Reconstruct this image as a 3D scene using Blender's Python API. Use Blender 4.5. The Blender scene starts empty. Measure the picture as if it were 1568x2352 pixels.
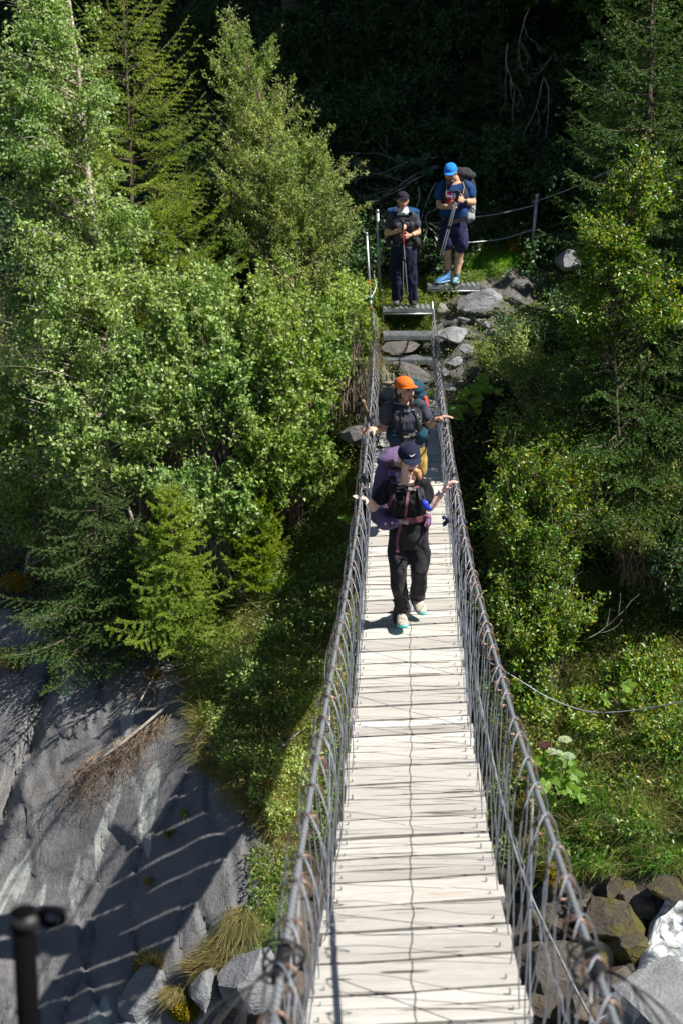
import bpy, math, random
import numpy as np
from mathutils import Vector, noise
from mathutils.bvhtree import BVHTree
random.seed(7); RNG = np.random.default_rng(7)
scene = bpy.context.scene
COL = scene.collection
R = math.radians
F = 3050.0; PITCH = R(21); SP, CP = math.sin(PITCH), math.cos(PITCH)

# ---------------------------------------------------------------- helpers: space
def at(px, py, Y):
    v = (py-1176)/F; u = (px-784)/F
    d = Y/(CP - v*SP)
    return Vector((u*d, Y, -d*(SP+v*CP)))
def atd(px, py, d):
    v = (py-1176)/F; u = (px-784)/F
    return Vector((u*d, d*(CP-v*SP), -d*(SP+v*CP)))
def depth(p): return p[1]*CP - p[2]*SP
def proj(p):
    d = depth(p); v = (-p[2] - d*SP)/(d*CP)
    return 784+F*p[0]/d, 1176+F*v
def unit(v): v = Vector(v); return v.normalized() if v.length > 1e-9 else Vector((0,0,1))
def rnd(a, b): return random.uniform(a, b)

# ---------------------------------------------------------------- helpers: mesh
def tag(o, label=None, cat=None, group=None, kind=None):
    if label: o['label'] = label
    if cat: o['category'] = cat
    if group: o['group'] = group
    if kind: o['kind'] = kind
    return o
def link(name, me, mats=None, parent=None, smooth=True):
    o = bpy.data.objects.new(name, me); COL.objects.link(o)
    if mats is not None:
        for m in (mats if isinstance(mats, (list, tuple)) else [mats]): me.materials.append(m)
    if parent is not None:
        o.parent = parent
        o.matrix_parent_inverse = parent.matrix_world.inverted() if parent.type != 'EMPTY' else parent.matrix_basis.inverted()
    if smooth: me.polygons.foreach_set('use_smooth', [True]*len(me.polygons))
    return o
def empty(name, loc, label=None, cat=None, group=None):
    o = bpy.data.objects.new(name, None); COL.objects.link(o); o.location = loc; o.empty_display_size = .1
    return tag(o, label, cat, group)
def npmesh(name, V, F_, k):
    me = bpy.data.meshes.new(name)
    V = np.ascontiguousarray(V, dtype=np.float32); F_ = np.ascontiguousarray(F_, dtype=np.int32)
    me.vertices.add(len(V)); me.vertices.foreach_set('co', V.ravel())
    me.loops.add(F_.size); me.loops.foreach_set('vertex_index', F_.ravel())
    n = len(F_); me.polygons.add(n)
    me.polygons.foreach_set('loop_start', np.arange(0, n*k, k, dtype=np.int32))
    me.polygons.foreach_set('loop_total', np.full(n, k, dtype=np.int32))
    me.update(calc_edges=True); me.validate()
    return me

class MB:
    def __init__(s): s.v = []; s.f = []; s.m = []
    def add(s, vs, fs, mi=0):
        b = len(s.v); s.v += [tuple(v) for v in vs]
        s.f += [tuple(b+i for i in f) for f in fs]; s.m += [mi]*len(fs)
    def tube(s, pts, rad, seg=8, mi=0, cap=True, flat=1.0):
        pts = [Vector(p) for p in pts]; n = len(pts)
        if not isinstance(rad, (list, tuple)): rad = [rad]*n
        if cap:
            d0 = unit(pts[0]-pts[1]); d1 = unit(pts[-1]-pts[-2])
            pts = [pts[0]+d0*rad[0]*.85, pts[0]+d0*rad[0]*.5]+pts+[pts[-1]+d1*rad[-1]*.5, pts[-1]+d1*rad[-1]*.85]
            rad = [rad[0]*.35, rad[0]*.8]+list(rad)+[rad[-1]*.8, rad[-1]*.35]; n = len(pts)
        t = unit(pts[1]-pts[0]); a = unit(t.cross(Vector((0,0,1)) if abs(t.z) < .9 else Vector((1,0,0))))
        vs = []
        for i in range(n):
            tt = unit(pts[min(i+1,n-1)]-pts[max(i-1,0)])
            a = unit(a - tt*a.dot(tt)); b = tt.cross(a)
            for k in range(seg):
                an = 2*math.pi*k/seg
                vs.append(pts[i]+a*math.cos(an)*rad[i]+b*math.sin(an)*rad[i]*flat)
        fs = [(i*seg+k, i*seg+(k+1)%seg, (i+1)*seg+(k+1)%seg, (i+1)*seg+k) for i in range(n-1) for k in range(seg)]
        fs.append(tuple(range(seg-1,-1,-1))); fs.append(tuple((n-1)*seg+k for k in range(seg)))
        s.add(vs, fs, mi)
    def ellip(s, c, ax, ay, az, nu=16, nv=10, mi=0, zmin=-1.0):
        c = Vector(c); ax = Vector(ax); ay = Vector(ay); az = Vector(az)
        vs = []; 
        for j in range(nv+1):
            th = math.pi*j/nv; cz = math.cos(th); r = math.sin(th)
            if cz < zmin: cz = zmin
            for i in range(nu):
                ph = 2*math.pi*i/nu
                vs.append(c+ax*(r*math.cos(ph))+ay*(r*math.sin(ph))+az*cz)
        fs = [(j*nu+i, (j+1)*nu+i, (j+1)*nu+(i+1)%nu, j*nu+(i+1)%nu) for j in range(nv) for i in range(nu)]
        s.add(vs, fs, mi)
    def loft(s, secs, seg=20, ex=2.4, mi=0):
        # secs: (center, right half vector, depth half vector)
        vs = []
        for c, a, b in secs:
            c = Vector(c); a = Vector(a); b = Vector(b)
            for k in range(seg):
                t = 2*math.pi*k/seg; co, si = math.cos(t), math.sin(t)
                x = math.copysign(abs(co)**(2/ex), co); y = math.copysign(abs(si)**(2/ex), si)
                vs.append(c+a*x+b*y)
        n = len(secs)
        fs = [(i*seg+k, i*seg+(k+1)%seg, (i+1)*seg+(k+1)%seg, (i+1)*seg+k) for i in range(n-1) for k in range(seg)]
        fs.append(tuple(range(seg-1,-1,-1))); fs.append(tuple((n-1)*seg+k for k in range(seg)))
        s.add(vs, fs, mi)
    def box(s, c, ax, ay, az, mi=0):
        c = Vector(c); ax = Vector(ax); ay = Vector(ay); az = Vector(az)
        vs = [c+ax*x+ay*y+az*z for z in (-1,1) for y in (-1,1) for x in (-1,1)]
        fs = [(0,2,3,1),(4,5,7,6),(0,1,5,4),(2,6,7,3),(0,4,6,2),(1,3,7,5)]
        s.add(vs, fs, mi)
    def torus(s, c, n, Rr, r, seg=18, sg=6, mi=0, a0=0, a1=2*math.pi):
        n = unit(n); a = unit(n.cross(Vector((0,0,1)) if abs(n.z) < .9 else Vector((1,0,0)))); b = n.cross(a)
        full = a1-a0 > 6.28
        pts = [Vector(c)+a*math.cos(a0+(a1-a0)*i/seg)*Rr+b*math.sin(a0+(a1-a0)*i/seg)*Rr for i in range(seg if full else seg+1)]
        vs = []
        m = len(pts)
        for p in pts:
            o = unit(p-Vector(c))
            for k in range(sg):
                an = 2*math.pi*k/sg; vs.append(p+o*math.cos(an)*r+n*math.sin(an)*r)
        rng = range(m) if full else range(m-1)
        fs = [(i*sg+k, ((i+1)%m)*sg+k, ((i+1)%m)*sg+(k+1)%sg, i*sg+(k+1)%sg) for i in rng for k in range(sg)]
        s.add(vs, fs, mi)
    def ribbon(s, pts, nrm, w, th=.003, mi=0):
        pts = [Vector(p) for p in pts]; n = len(pts); vs = []
        if not isinstance(w, (list, tuple)): w = [w]*n
        for i in range(n):
            t = unit(pts[min(i+1,n-1)]-pts[max(i-1,0)]); nn = Vector(nrm[i] if isinstance(nrm, list) else nrm)
            nn = unit(nn - t*nn.dot(t)); b = t.cross(nn)
            for q, z in ((-1,-1),(1,-1),(1,1),(-1,1)): vs.append(pts[i]+b*q*w[i]/2+nn*z*th/2)
        fs = [(i*4+k, i*4+(k+1)%4, (i+1)*4+(k+1)%4, (i+1)*4+k) for i in range(n-1) for k in range(4)]
        fs += [(3,2,1,0), ((n-1)*4, (n-1)*4+1, (n-1)*4+2, (n-1)*4+3)]
        s.add(vs, fs, mi)
    def mesh(s, name):
        me = bpy.data.meshes.new(name); me.from_pydata(s.v, [], s.f)
        if any(s.m): me.polygons.foreach_set('material_index', s.m)
        me.update(); return me
    def build(s, name, mats, parent=None, smooth=True): return link(name, s.mesh(name), mats, parent, smooth)
    def remesh(s, name, mats, parent=None, voxel=.006, smooth=3, wr=0, wf=8, seed=0):
        me = s.mesh('tmp'); o = bpy.data.objects.new('tmp', me); COL.objects.link(o)
        m = o.modifiers.new('r', 'REMESH'); m.mode = 'VOXEL'; m.voxel_size = voxel
        if smooth:
            m2 = o.modifiers.new('s', 'SMOOTH'); m2.factor = .5; m2.iterations = smooth
        dg = bpy.context.evaluated_depsgraph_get(); dg.update()
        out = bpy.data.meshes.new_from_object(o.evaluated_get(dg)); out.name = name
        bpy.data.objects.remove(o); bpy.data.meshes.remove(me)
        if wr:
            for v in out.vertices:
                p = v.co*wf + Vector((seed*3.1, seed, 0))
                q = noise.noise_vector(p*.6)*.9
                v.co += v.normal*(noise.noise(Vector((p.x*1.6, p.y*1.6, p.z*.9))+q)*wr)
        return link(name, out, mats, parent)
def catmull(pts, n=6):
    pts = [Vector(p) for p in pts]; P = [pts[0]*2-pts[1]]+pts+[pts[-1]*2-pts[-2]]; out = []
    for i in range(1, len(P)-2):
        for k in range(n):
            t = k/n; a, b, c, d = P[i-1], P[i], P[i+1], P[i+2]
            out.append(.5*((2*b)+(c-a)*t+(2*a-5*b+4*c-d)*t*t+(3*b-a-3*c+d)*t**3))
    out.append(pts[-1]); return out
def pin(x, xs, ys):
    # smooth monotone-ish interpolation with linear extension
    xs = list(xs); ys = list(ys)
    if x <= xs[0]: return ys[0]+(x-xs[0])*(ys[1]-ys[0])/(xs[1]-xs[0])
    if x >= xs[-1]: return ys[-1]+(x-xs[-1])*(ys[-1]-ys[-2])/(xs[-1]-xs[-2])
    i = max(j for j in range(len(xs)-1) if xs[j] <= x)
    def sl(j):
        if j == 0: return (ys[1]-ys[0])/(xs[1]-xs[0])
        if j == len(xs)-1: return (ys[-1]-ys[-2])/(xs[-1]-xs[-2])
        return (ys[j+1]-ys[j-1])/(xs[j+1]-xs[j-1])
    h = xs[i+1]-xs[i]; t = (x-xs[i])/h
    return ((2*t**3-3*t*t+1)*ys[i]+(t**3-2*t*t+t)*h*sl(i)+(-2*t**3+3*t*t)*ys[i+1]+(t**3-t*t)*h*sl(i+1))

# ---------------------------------------------------------------- materials
def mat(name, col, rough=.7, metal=0, var=0, vscale=6, bump=0, bscale=20, spec=.4, sheen=0, stretch=None, coat=0, rust=None):
    m = bpy.data.materials.new(name); m.use_nodes = True; nt = m.node_tree; N = nt.nodes; L = nt.links
    b = N['Principled BSDF']; b.inputs['Roughness'].default_value = rough; b.inputs['Metallic'].default_value = metal
    b.inputs['Specular IOR Level'].default_value = spec; b.inputs['Base Color'].default_value = (*col, 1)
    if sheen: b.inputs['Sheen Weight'].default_value = sheen
    if coat: b.inputs['Coat Weight'].default_value = coat
    tc = N.new('ShaderNodeTexCoord'); vec = tc.outputs['Object']
    if stretch:
        mp = N.new('ShaderNodeMapping'); mp.inputs['Scale'].default_value = stretch; L.new(vec, mp.inputs[0]); vec = mp.outputs[0]
    if var:
        n = N.new('ShaderNodeTexNoise'); n.inputs['Scale'].default_value = vscale; n.inputs['Detail'].default_value = 5; L.new(vec, n.inputs['Vector'])
        r = N.new('ShaderNodeValToRGB'); r.color_ramp.elements[0].position = .3; r.color_ramp.elements[1].position = .7
        c2 = rust if rust else tuple(max(0, c*(1-var)) for c in col)
        r.color_ramp.elements[0].color = (*c2, 1)
        r.color_ramp.elements[1].color = (*(tuple(min(1, c*(1+var*.5)) for c in col)), 1)
        L.new(n.outputs[0], r.inputs[0]); L.new(r.outputs[0], b.inputs['Base Color'])
    if bump:
        n2 = N.new('ShaderNodeTexNoise'); n2.inputs['Scale'].default_value = bscale; n2.inputs['Detail'].default_value = 6; L.new(vec, n2.inputs['Vector'])
        bp = N.new('ShaderNodeBump'); bp.inputs['Strength'].default_value = bump; bp.inputs['Distance'].default_value = .02
        L.new(n2.outputs[0], bp.inputs['Height']); L.new(bp.outputs[0], b.inputs['Normal'])
    return m
def leafmat(name, cols, rough=.4, trans=.35, spec=.5):
    m = bpy.data.materials.new(name); m.use_nodes = True; nt = m.node_tree; N = nt.nodes; L = nt.links
    b = N['Principled BSDF']; b.inputs['Roughness'].default_value = rough; b.inputs['Specular IOR Level'].default_value = spec
    g = N.new('ShaderNodeNewGeometry'); r = N.new('ShaderNodeValToRGB'); e = r.color_ramp.elements
    n = len(cols); e[0].position = 0; e[0].color = (*cols[0], 1); e[1].position = 1; e[1].color = (*cols[-1], 1)
    for i in range(1, n-1):
        q = e.new(i/(n-1)); q.color = (*cols[i], 1)
    L.new(g.outputs['Random Per Island'], r.inputs[0])
    # slow drift of tone through the plant
    tc = N.new('ShaderNodeTexCoord'); no = N.new('ShaderNodeTexNoise'); no.inputs['Scale'].default_value = 1.1; L.new(tc.outputs['Object'], no.inputs['Vector'])
    mx = N.new('ShaderNodeMixRGB'); mx.blend_type = 'MULTIPLY'; mx.inputs[0].default_value = 1
    r2 = N.new('ShaderNodeValToRGB'); r2.color_ramp.elements[0].position = .35; r2.color_ramp.elements[0].color = (.75,.85,.7,1)
    r2.color_ramp.elements[1].position = .65; r2.color_ramp.elements[1].color = (1.2,1.12,1,1)
    L.new(no.outputs[0], r2.inputs[0]); L.new(r.outputs[0], mx.inputs[1]); L.new(r2.outputs[0], mx.inputs[2])
    L.new(mx.outputs[0], b.inputs['Base Color'])
    t = N.new('ShaderNodeBsdfTranslucent'); hs = N.new('ShaderNodeHueSaturation'); hs.inputs['Value'].default_value = 1.5; hs.inputs['Saturation'].default_value = 1.15
    hs.inputs['Hue'].default_value = .485
    L.new(mx.outputs[0], hs.inputs['Color']); L.new(hs.outputs[0], t.inputs[0])
    ms = N.new('ShaderNodeMixShader'); ms.inputs[0].default_value = trans
    L.new(b.outputs[0], ms.inputs[1]); L.new(t.outputs[0], ms.inputs[2]); L.new(ms.outputs[0], N['Material Output'].inputs[0])
    return m
M = {}
M['steel'] = mat('cable_steel', (.3,.32,.36), .45, .25, var=.3, vscale=30)
M['galv'] = mat('galvanised_steel', (.42,.44,.46), .42, .7, var=.35, vscale=12, bump=.1, bscale=60)
M['ring'] = mat('ring_steel', (.3,.19,.14), .35, .5, var=.35, vscale=18)
M['tape'] = mat('black_tape', (.015,.015,.017), .5)
M['blackpost'] = mat('backlit_black', (.003,.003,.004), .9, bump=.05, spec=.05)  # black deepened and gloss cut to imitate the post's backlit shade
M['rust'] = mat('rusty_steel', (.16,.09,.05), .8, .2, var=.5, vscale=30, bump=.3, bscale=80)
M['bark'] = mat('bark_brown', (.11,.085,.06), .9, var=.5, vscale=14, bump=.5, bscale=50)
M['birchbark'] = mat('birch_bark', (.42,.36,.29), .8, var=.75, vscale=9, bump=.3, stretch=(1,1,3))
M['twig'] = mat('twig_bark', (.2,.15,.11), .85, var=.4, vscale=20)
M['deadd'] = mat('dark_dead_wood', (.16,.13,.1), .9, var=.5, vscale=9)
M['dead'] = mat('dead_wood', (.4,.36,.32), .9, var=.45, vscale=9, bump=.3, bscale=60)
M['dead2'] = mat('dry_brown_roots', (.26,.19,.13), .95, var=.5, vscale=14)
M['wood'] = mat('weathered_wood', (.3,.25,.2), .85, var=.45, vscale=8, bump=.3, bscale=40)

def rope_mat():
    m = mat('twisted_cable', (.17,.19,.21), .5, .15); nt = m.node_tree; N = nt.nodes; L = nt.links
    tc = N.new('ShaderNodeTexCoord'); w = N.new('ShaderNodeTexWave'); w.inputs['Scale'].default_value = 26; w.inputs['Distortion'].default_value = .3
    w.bands_direction = 'DIAGONAL'
    L.new(tc.outputs['Object'], w.inputs['Vector'])
    bp = N.new('ShaderNodeBump'); bp.inputs['Strength'].default_value = .5; bp.inputs['Distance'].default_value = .003
    L.new(w.outputs[1], bp.inputs['Height']); L.new(bp.outputs[0], N['Principled BSDF'].inputs['Normal'])
    r = N.new('ShaderNodeValToRGB'); r.color_ramp.elements[0].color = (.13,.14,.15,1); r.color_ramp.elements[1].color = (.27,.285,.3,1)
    L.new(w.outputs[1], r.inputs[0]); L.new(r.outputs[0], N['Principled BSDF'].inputs['Base Color'])
    return m
M['rope'] = rope_mat()

def plank_mat():
    m = bpy.data.materials.new('bleached_planks'); m.use_nodes = True; nt = m.node_tree; N = nt.nodes; L = nt.links
    b = N['Principled BSDF']; b.inputs['Roughness'].default_value = .85; b.inputs['Specular IOR Level'].default_value = .2
    tc = N.new('ShaderNodeTexCoord'); g = N.new('ShaderNodeNewGeometry')
    # offset the grain on every plank
    cx = N.new('ShaderNodeCombineXYZ'); ml = N.new('ShaderNodeMath'); ml.operation = 'MULTIPLY'; ml.inputs[1].default_value = 37
    L.new(g.outputs['Random Per Island'], ml.inputs[0]); L.new(ml.outputs[0], cx.inputs[0]); L.new(ml.outputs[0], cx.inputs[2])
    ad = N.new('ShaderNodeVectorMath'); L.new(tc.outputs['Object'], ad.inputs[0]); L.new(cx.outputs[0], ad.inputs[1])
    def nz(sc, st, det=5, rough=.6):
        mp = N.new('ShaderNodeMapping'); mp.inputs['Scale'].default_value = st; L.new(ad.outputs[0], mp.inputs[0])
        n = N.new('ShaderNodeTexNoise'); n.inputs['Scale'].default_value = sc; n.inputs['Detail'].default_value = det; n.inputs['Roughness'].default_value = rough
        L.new(mp.outputs[0], n.inputs['Vector']); return n.outputs[0]
    def ramp(inp, p0, c0, p1, c1):
        r = N.new('ShaderNodeValToRGB'); e = r.color_ramp.elements; e[0].position = p0; e[0].color = (*c0,1); e[1].position = p1; e[1].color = (*c1,1)
        L.new(inp, r.inputs[0]); return r.outputs[0]
    def mul(a, c, f=1):
        x = N.new('ShaderNodeMixRGB'); x.blend_type = 'MULTIPLY'; x.inputs[0].default_value = f; L.new(a, x.inputs[1]); L.new(c, x.inputs[2]); return x.outputs[0]
    base = ramp(nz(3, (.6,4,4)), .3, (.55,.535,.5), .7, (.69,.675,.645))
    grain = ramp(nz(9, (.5,22,22), 8), .35, (.82,.79,.76), .6, (1,1,1))
    crack = ramp(nz(2.6, (.35,13,13), 3, .5), .335, (.25,.22,.2), .36, (1,1,1))
    patch = ramp(nz(1.4, (.8,3,3), 4), .62, (1,1,1), .8, (.86,.72,.58))
    tone = ramp(g.outputs['Random Per Island'], 0, (.7,.68,.66), 1, (1.06,1.05,1.02))
    c = mul(mul(mul(mul(base, grain), crack), patch), tone)
    L.new(c, b.inputs['Base Color'])
    bp = N.new('ShaderNodeBump'); bp.inputs['Strength'].default_value = .5; bp.inputs['Distance'].default_value = .01
    mm = mul(grain, crack); L.new(mm, bp.inputs['Height']); L.new(bp.outputs[0], b.inputs['Normal'])
    return m
M['plank'] = plank_mat()

def rock_mat(name, c0, c1, streak=None, lichen=None, scale=2.0, strat=(1,1,1), bump=.7, rough=.75, lt0=.6):
    m = bpy.data.materials.new(name); m.use_nodes = True; nt = m.node_tree; N = nt.nodes; L = nt.links
    b = N['Principled BSDF']; b.inputs['Roughness'].default_value = rough; b.inputs['Specular IOR Level'].default_value = .35
    tc = N.new('ShaderNodeTexCoord')
    def nz(sc, st=(1,1,1), det=8, ro=.6, rot=(0,0,0)):
        mp = N.new('ShaderNodeMapping'); mp.inputs['Scale'].default_value = st; mp.inputs['Rotation'].default_value = rot; L.new(tc.outputs['Object'], mp.inputs[0])
        n = N.new('ShaderNodeTexNoise'); n.inputs['Scale'].default_value = sc; n.inputs['Detail'].default_value = det; n.inputs['Roughness'].default_value = ro
        L.new(mp.outputs[0], n.inputs['Vector']); return n.outputs[0]
    def ramp(inp, p0, c0_, p1, c1_):
        r = N.new('ShaderNodeValToRGB'); e = r.color_ramp.elements; e[0].position = p0; e[0].color = (*c0_,1); e[1].position = p1; e[1].color = (*c1_,1)
        L.new(inp, r.inputs[0]); return r.outputs[0]
    def mix(fac, a, col):
        x = N.new('ShaderNodeMixRGB'); L.new(fac, x.inputs[0]); L.new(a, x.inputs[1]); x.inputs[2].default_value = (*col,1); return x.outputs[0]
    c = ramp(nz(scale, strat, 10, .65), .3, c0, .7, c1)
    big = nz(scale*.35, strat)
    if streak:
        f = ramp(nz(1.5, (2.4,.5,.5), 3, .4), .64, (0,0,0), .665, (1,1,1)); c = mix(f, c, streak)
    if lichen:
        f = ramp(nz(2.2, (1,1,1), 6, .6), lt0, (0,0,0), lt0+.08, (.85,.85,.85)); c = mix(f, c, lichen)
    ck = ramp(nz(1.0, (2.2,.4,.4), 5, .6, (0,.3,0)), .496, (1,1,1), .5, (.45,.45,.45))
    ck2 = ramp(nz(1.0, (2.2,.4,.4), 5, .6, (0,.3,0)), .5, (.45,.45,.45), .504, (1,1,1))
    lt = N.new('ShaderNodeMixRGB'); lt.blend_type = 'LIGHTEN'; lt.inputs[0].default_value = 1; L.new(ck, lt.inputs[1]); L.new(ck2, lt.inputs[2])
    x = N.new('ShaderNodeMixRGB'); x.blend_type = 'MULTIPLY'; x.inputs[0].default_value = .8; L.new(c, x.inputs[1]); L.new(lt.outputs[0], x.inputs[2])
    L.new(x.outputs[0], b.inputs['Base Color'])
    a = N.new('ShaderNodeMath'); a.operation = 'MULTIPLY_ADD'; a.inputs[1].default_value = .35; L.new(nz(scale*7, strat, 10, .7), a.inputs[0]); L.new(big, a.inputs[2])
    a2 = N.new('ShaderNodeMath'); a2.operation = 'ADD'; L.new(a.outputs[0], a2.inputs[0])
    bw = N.new('ShaderNodeMath'); bw.operation = 'MULTIPLY'; bw.inputs[1].default_value = .25; L.new(lt.outputs[0], bw.inputs[0]); L.new(bw.outputs[0], a2.inputs[1])
    bp = N.new('ShaderNodeBump'); bp.inputs['Strength'].default_value = bump; bp.inputs['Distance'].default_value = .12
    L.new(a2.outputs[0], bp.inputs['Height']); L.new(bp.outputs[0], b.inputs['Normal'])
    return m
M['slate'] = rock_mat('dark_slate', (.12,.118,.12), (.2,.196,.196), streak=(.33,.34,.32), scale=2.2, strat=(1.2,1.2,.8))
M['greyrock'] = rock_mat('grey_rock', (.16,.165,.175), (.36,.365,.38), scale=3, strat=(1,1,2.2), bump=.9)
M['wetrock'] = rock_mat('wet_mossy_rock', (.07,.06,.05), (.18,.15,.12), lichen=(.13,.11,.025), scale=3, bump=1, rough=.35)
M['mossrock'] = rock_mat('mossy_brown_rock', (.05,.042,.03), (.14,.11,.08), lichen=(.11,.1,.018), scale=4, bump=1, rough=.5, lt0=.46)
M['soil'] = rock_mat('soil_and_moss', (.02,.022,.012), (.06,.055,.03), lichen=(.035,.05,.014), scale=4, bump=1, rough=.95)
M['path'] = rock_mat('path_rock', (.09,.08,.07), (.22,.21,.2), lichen=(.17,.12,.075), scale=4, strat=(1,1,2), bump=1)
M['bright'] = rock_mat('lichened_boulder', (.16,.15,.12), (.34,.32,.27), lichen=(.4,.39,.33), scale=5, bump=.8)

# ---------------------------------------------------------------- terrain
CTRL = [(930,940,16.3),(930,880,17.3),(930,840,18.15),(930,773,18.5),(930,712,18.85),(930,655,19.1),(1060,655,19.05),(1200,600,19.5),
 (820,960,15.9),(800,1050,15.9),(800,1200,15.8),(940,1100,15.9),(700,1500,14.3),(650,1800,13.0),(610,2100,12.2),(600,2352,11.9),(940,1500,14.8),(940,2352,12.4),
 (300,1550,15.2),(0,1600,15.8),(-200,1700,15.9),(200,2352,12.0),(0,2352,12.2),(-300,2400,12.2),(400,1900,13.1),(0,2000,13.9),(430,2352,11.8),(300,2100,12.7),
 (1060,1000,16.1),(1080,860,17.2),(1300,1000,16.6),(1568,1000,17.0),(1200,1500,14.7),(1568,1500,14.2),(1250,1850,13.3),(1568,1850,12.75),(1900,1850,12.9),
 (1250,2060,12.7),(1568,2080,12.0),(1400,2352,11.1),(1800,2200,11.4),(1200,2352,11.7),
 (1120,640,19.0),(1200,500,20.3),(1000,500,20.6),(1000,400,21.6),(1000,200,23.6),(1000,0,25.5),(1000,-400,28),(840,640,19.2),(600,600,20.3),(600,300,23.5),(600,0,26.5),(600,-400,29),
 (1568,0,25),(1568,-400,27),(1568,500,20.2),(1568,750,18.2),(300,900,20.2),(0,900,22),(0,1200,20.6),(0,1400,17.6),(0,300,27),(0,0,29),(300,300,26),(300,1300,17.4),(600,1200,17.0),(1300,700,18.9),
 (-600,300,30),(-600,1200,24),(-600,2000,14.5),(2200,300,24),(2200,1200,17),(2200,2000,12.5),(2200,2800,12),(-600,2900,12.5),(800,3000,12.5)]
_c = np.array([(a/1000, b/1000) for a, b, _ in CTRL]); _d = np.array([c for *_, c in CTRL])
def _tps(r2): return .5*r2*np.log(r2+1e-12)
_r2 = ((_c[:,None]-_c[None])**2).sum(-1); n_ = len(_c)
_A = np.zeros((n_+3, n_+3)); _A[:n_,:n_] = _tps(_r2)+np.eye(n_)*.0015; _A[:n_,n_] = 1; _A[:n_,n_+1:] = _c; _A[n_,:n_] = 1; _A[n_+1:,:n_] = _c.T
_w = np.linalg.solve(_A, np.concatenate([_d, [0,0,0]]))
def gdepth(px, py):
    q = np.stack([np.asarray(px, float).ravel()/1000, np.asarray(py, float).ravel()/1000], -1)
    out = np.empty(len(q))
    for s in range(0, len(q), 20000):
        qq = q[s:s+20000]; r2 = ((qq[:,None]-_c[None])**2).sum(-1)
        out[s:s+20000] = _tps(r2)@_w[:n_]+_w[n_]+qq@_w[n_+1:]
    return np.clip(out, 9.5, 34).reshape(np.shape(px))
def gpos(px, py, dd=0):
    px = np.asarray(px, float); py = np.asarray(py, float); d = gdepth(px, py)+dd
    v = (py-1176)/F; u = (px-784)/F
    return np.stack([u*d, d*(CP-v*SP), -d*(SP+v*CP)], -1)
def inpoly(x, y, poly):
    x = np.asarray(x, float); y = np.asarray(y, float); c = np.zeros(x.shape, bool); n = len(poly); j = n-1
    for i in range(n):
        xi, yi = poly[i]; xj, yj = poly[j]
        k = ((yi > y) != (yj > y)) & (x < (xj-xi)*(y-yi)/((yj-yi) or 1e-9)+xi); c ^= k; j = i
    return c
P_SLAB = [(-700,1330),(0,1400),(150,1420),(330,1470),(430,1560),(450,1690),(560,1830),(630,1960),(610,2120),(590,2210),(480,2352),(480,3100),(-700,3100)]
P_PATH = [(1040,640),(1130,590),(1240,575),(1330,640),(1170,720),(1090,830),(1040,940),(990,975),(880,975),(870,740),(1000,720),(1000,650)]
P_WET = [(480,3100),(480,2352),(590,2210),(610,2120),(640,1960),(700,2010),(1180,2080),(1300,2000),(1568,1950),(2300,1900),(2300,3100)]
gx = np.arange(-900, 2500.1, 9.0); gy = np.arange(-500, 3050.1, 9.0)
GX, GY = np.meshgrid(gx, gy); D0 = gdepth(GX, GY)
slab = inpoly(GX, GY, P_SLAB); path = inpoly(GX, GY, P_PATH); wet = inpoly(GX, GY, P_WET)
def blur(a, n=3):
    a = a.astype(float)
    for _ in range(n):
        a = (a+np.roll(a,1,0)+np.roll(a,-1,0)+np.roll(a,1,1)+np.roll(a,-1,1))/5
    return a
D = np.array(D0); sb = blur(slab, 6); pb = blur(path, 3); wb = blur(wet, 4)
base = gpos(GX, GY)
for j in range(GX.shape[0]):
    for i in range(GX.shape[1]):
        if not (-150 < GX[j,i] < 1750 and -100 < GY[j,i] < 2450): continue
        p = Vector(base[j,i]); s, q, w = sb[j,i], pb[j,i], wb[j,i]
        soft = noise.fractal(p*1.5, 1, 2, 5)*.26
        e = (1-s)*soft
        if s > .01:   # slate: stepped sheets running down the face
            q3 = Vector((p.x*1.5+p.z*.5, p.y*.4, p.z*.35)); rg = abs(noise.noise(q3)+.5*noise.noise(q3*2.1))
            fx = 150-(GY[j,i]-1480)*.36+18*noise.noise(Vector((GY[j,i]*.012, 0, 5))); fis = max(0, 1-abs(GX[j,i]-fx)/26) if GY[j,i] < 2000 else 0
            q4 = Vector((p.x*.9, p.y*.25, p.z*.25)); t4 = noise.noise(q4)*2.2; led = (t4-math.floor(t4))**4
            e += s*(max(0, .08-rg)*.7+fis*.3-led*.06+noise.fractal(Vector((p.x*2.2,p.y*2.2,p.z*.9)), 1, 2, 5)*.035+noise.noise(p*.6)*.1)
        if q > .01 or w > .01:
            k = max(q, w*.9); c = 0
            e += k*(abs(noise.noise(p*2.3))*.3-.06+noise.fractal(p*5, 1, 2, 4)*.07)+(q*.1)
        D[j,i] += e
V_ = (GY-1176)/F; U_ = (GX-784)/F
GP = np.stack([U_*D, D*(CP-V_*SP), -D*(SP+V_*CP)], -1)
nr, nc = GX.shape; idx = np.arange(nr*nc).reshape(nr, nc)
quads = np.stack([idx[:-1,:-1], idx[1:,:-1], idx[1:,1:], idx[:-1,1:]], -1).reshape(-1, 4)
cx_ = (GX[:-1,:-1]+4.5).ravel(); cy_ = (GY[:-1,:-1]+4.5).ravel()
jit = RNG.normal(0, 7, (2, len(cx_)))
isl = inpoly(cx_, cy_, P_SLAB); ipa = inpoly(cx_, cy_, P_PATH) & ~isl; iwe = inpoly(cx_, cy_, P_WET) & ~isl & ~ipa
def sub(name, mask, m, nm=None):
    q = quads[mask]; u, inv = np.unique(q, return_inverse=True)
    me = npmesh(name, GP.reshape(-1,3)[u], inv.reshape(-1,4), 4); o = link(name, me, m); return tag(o, kind='structure')
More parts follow.
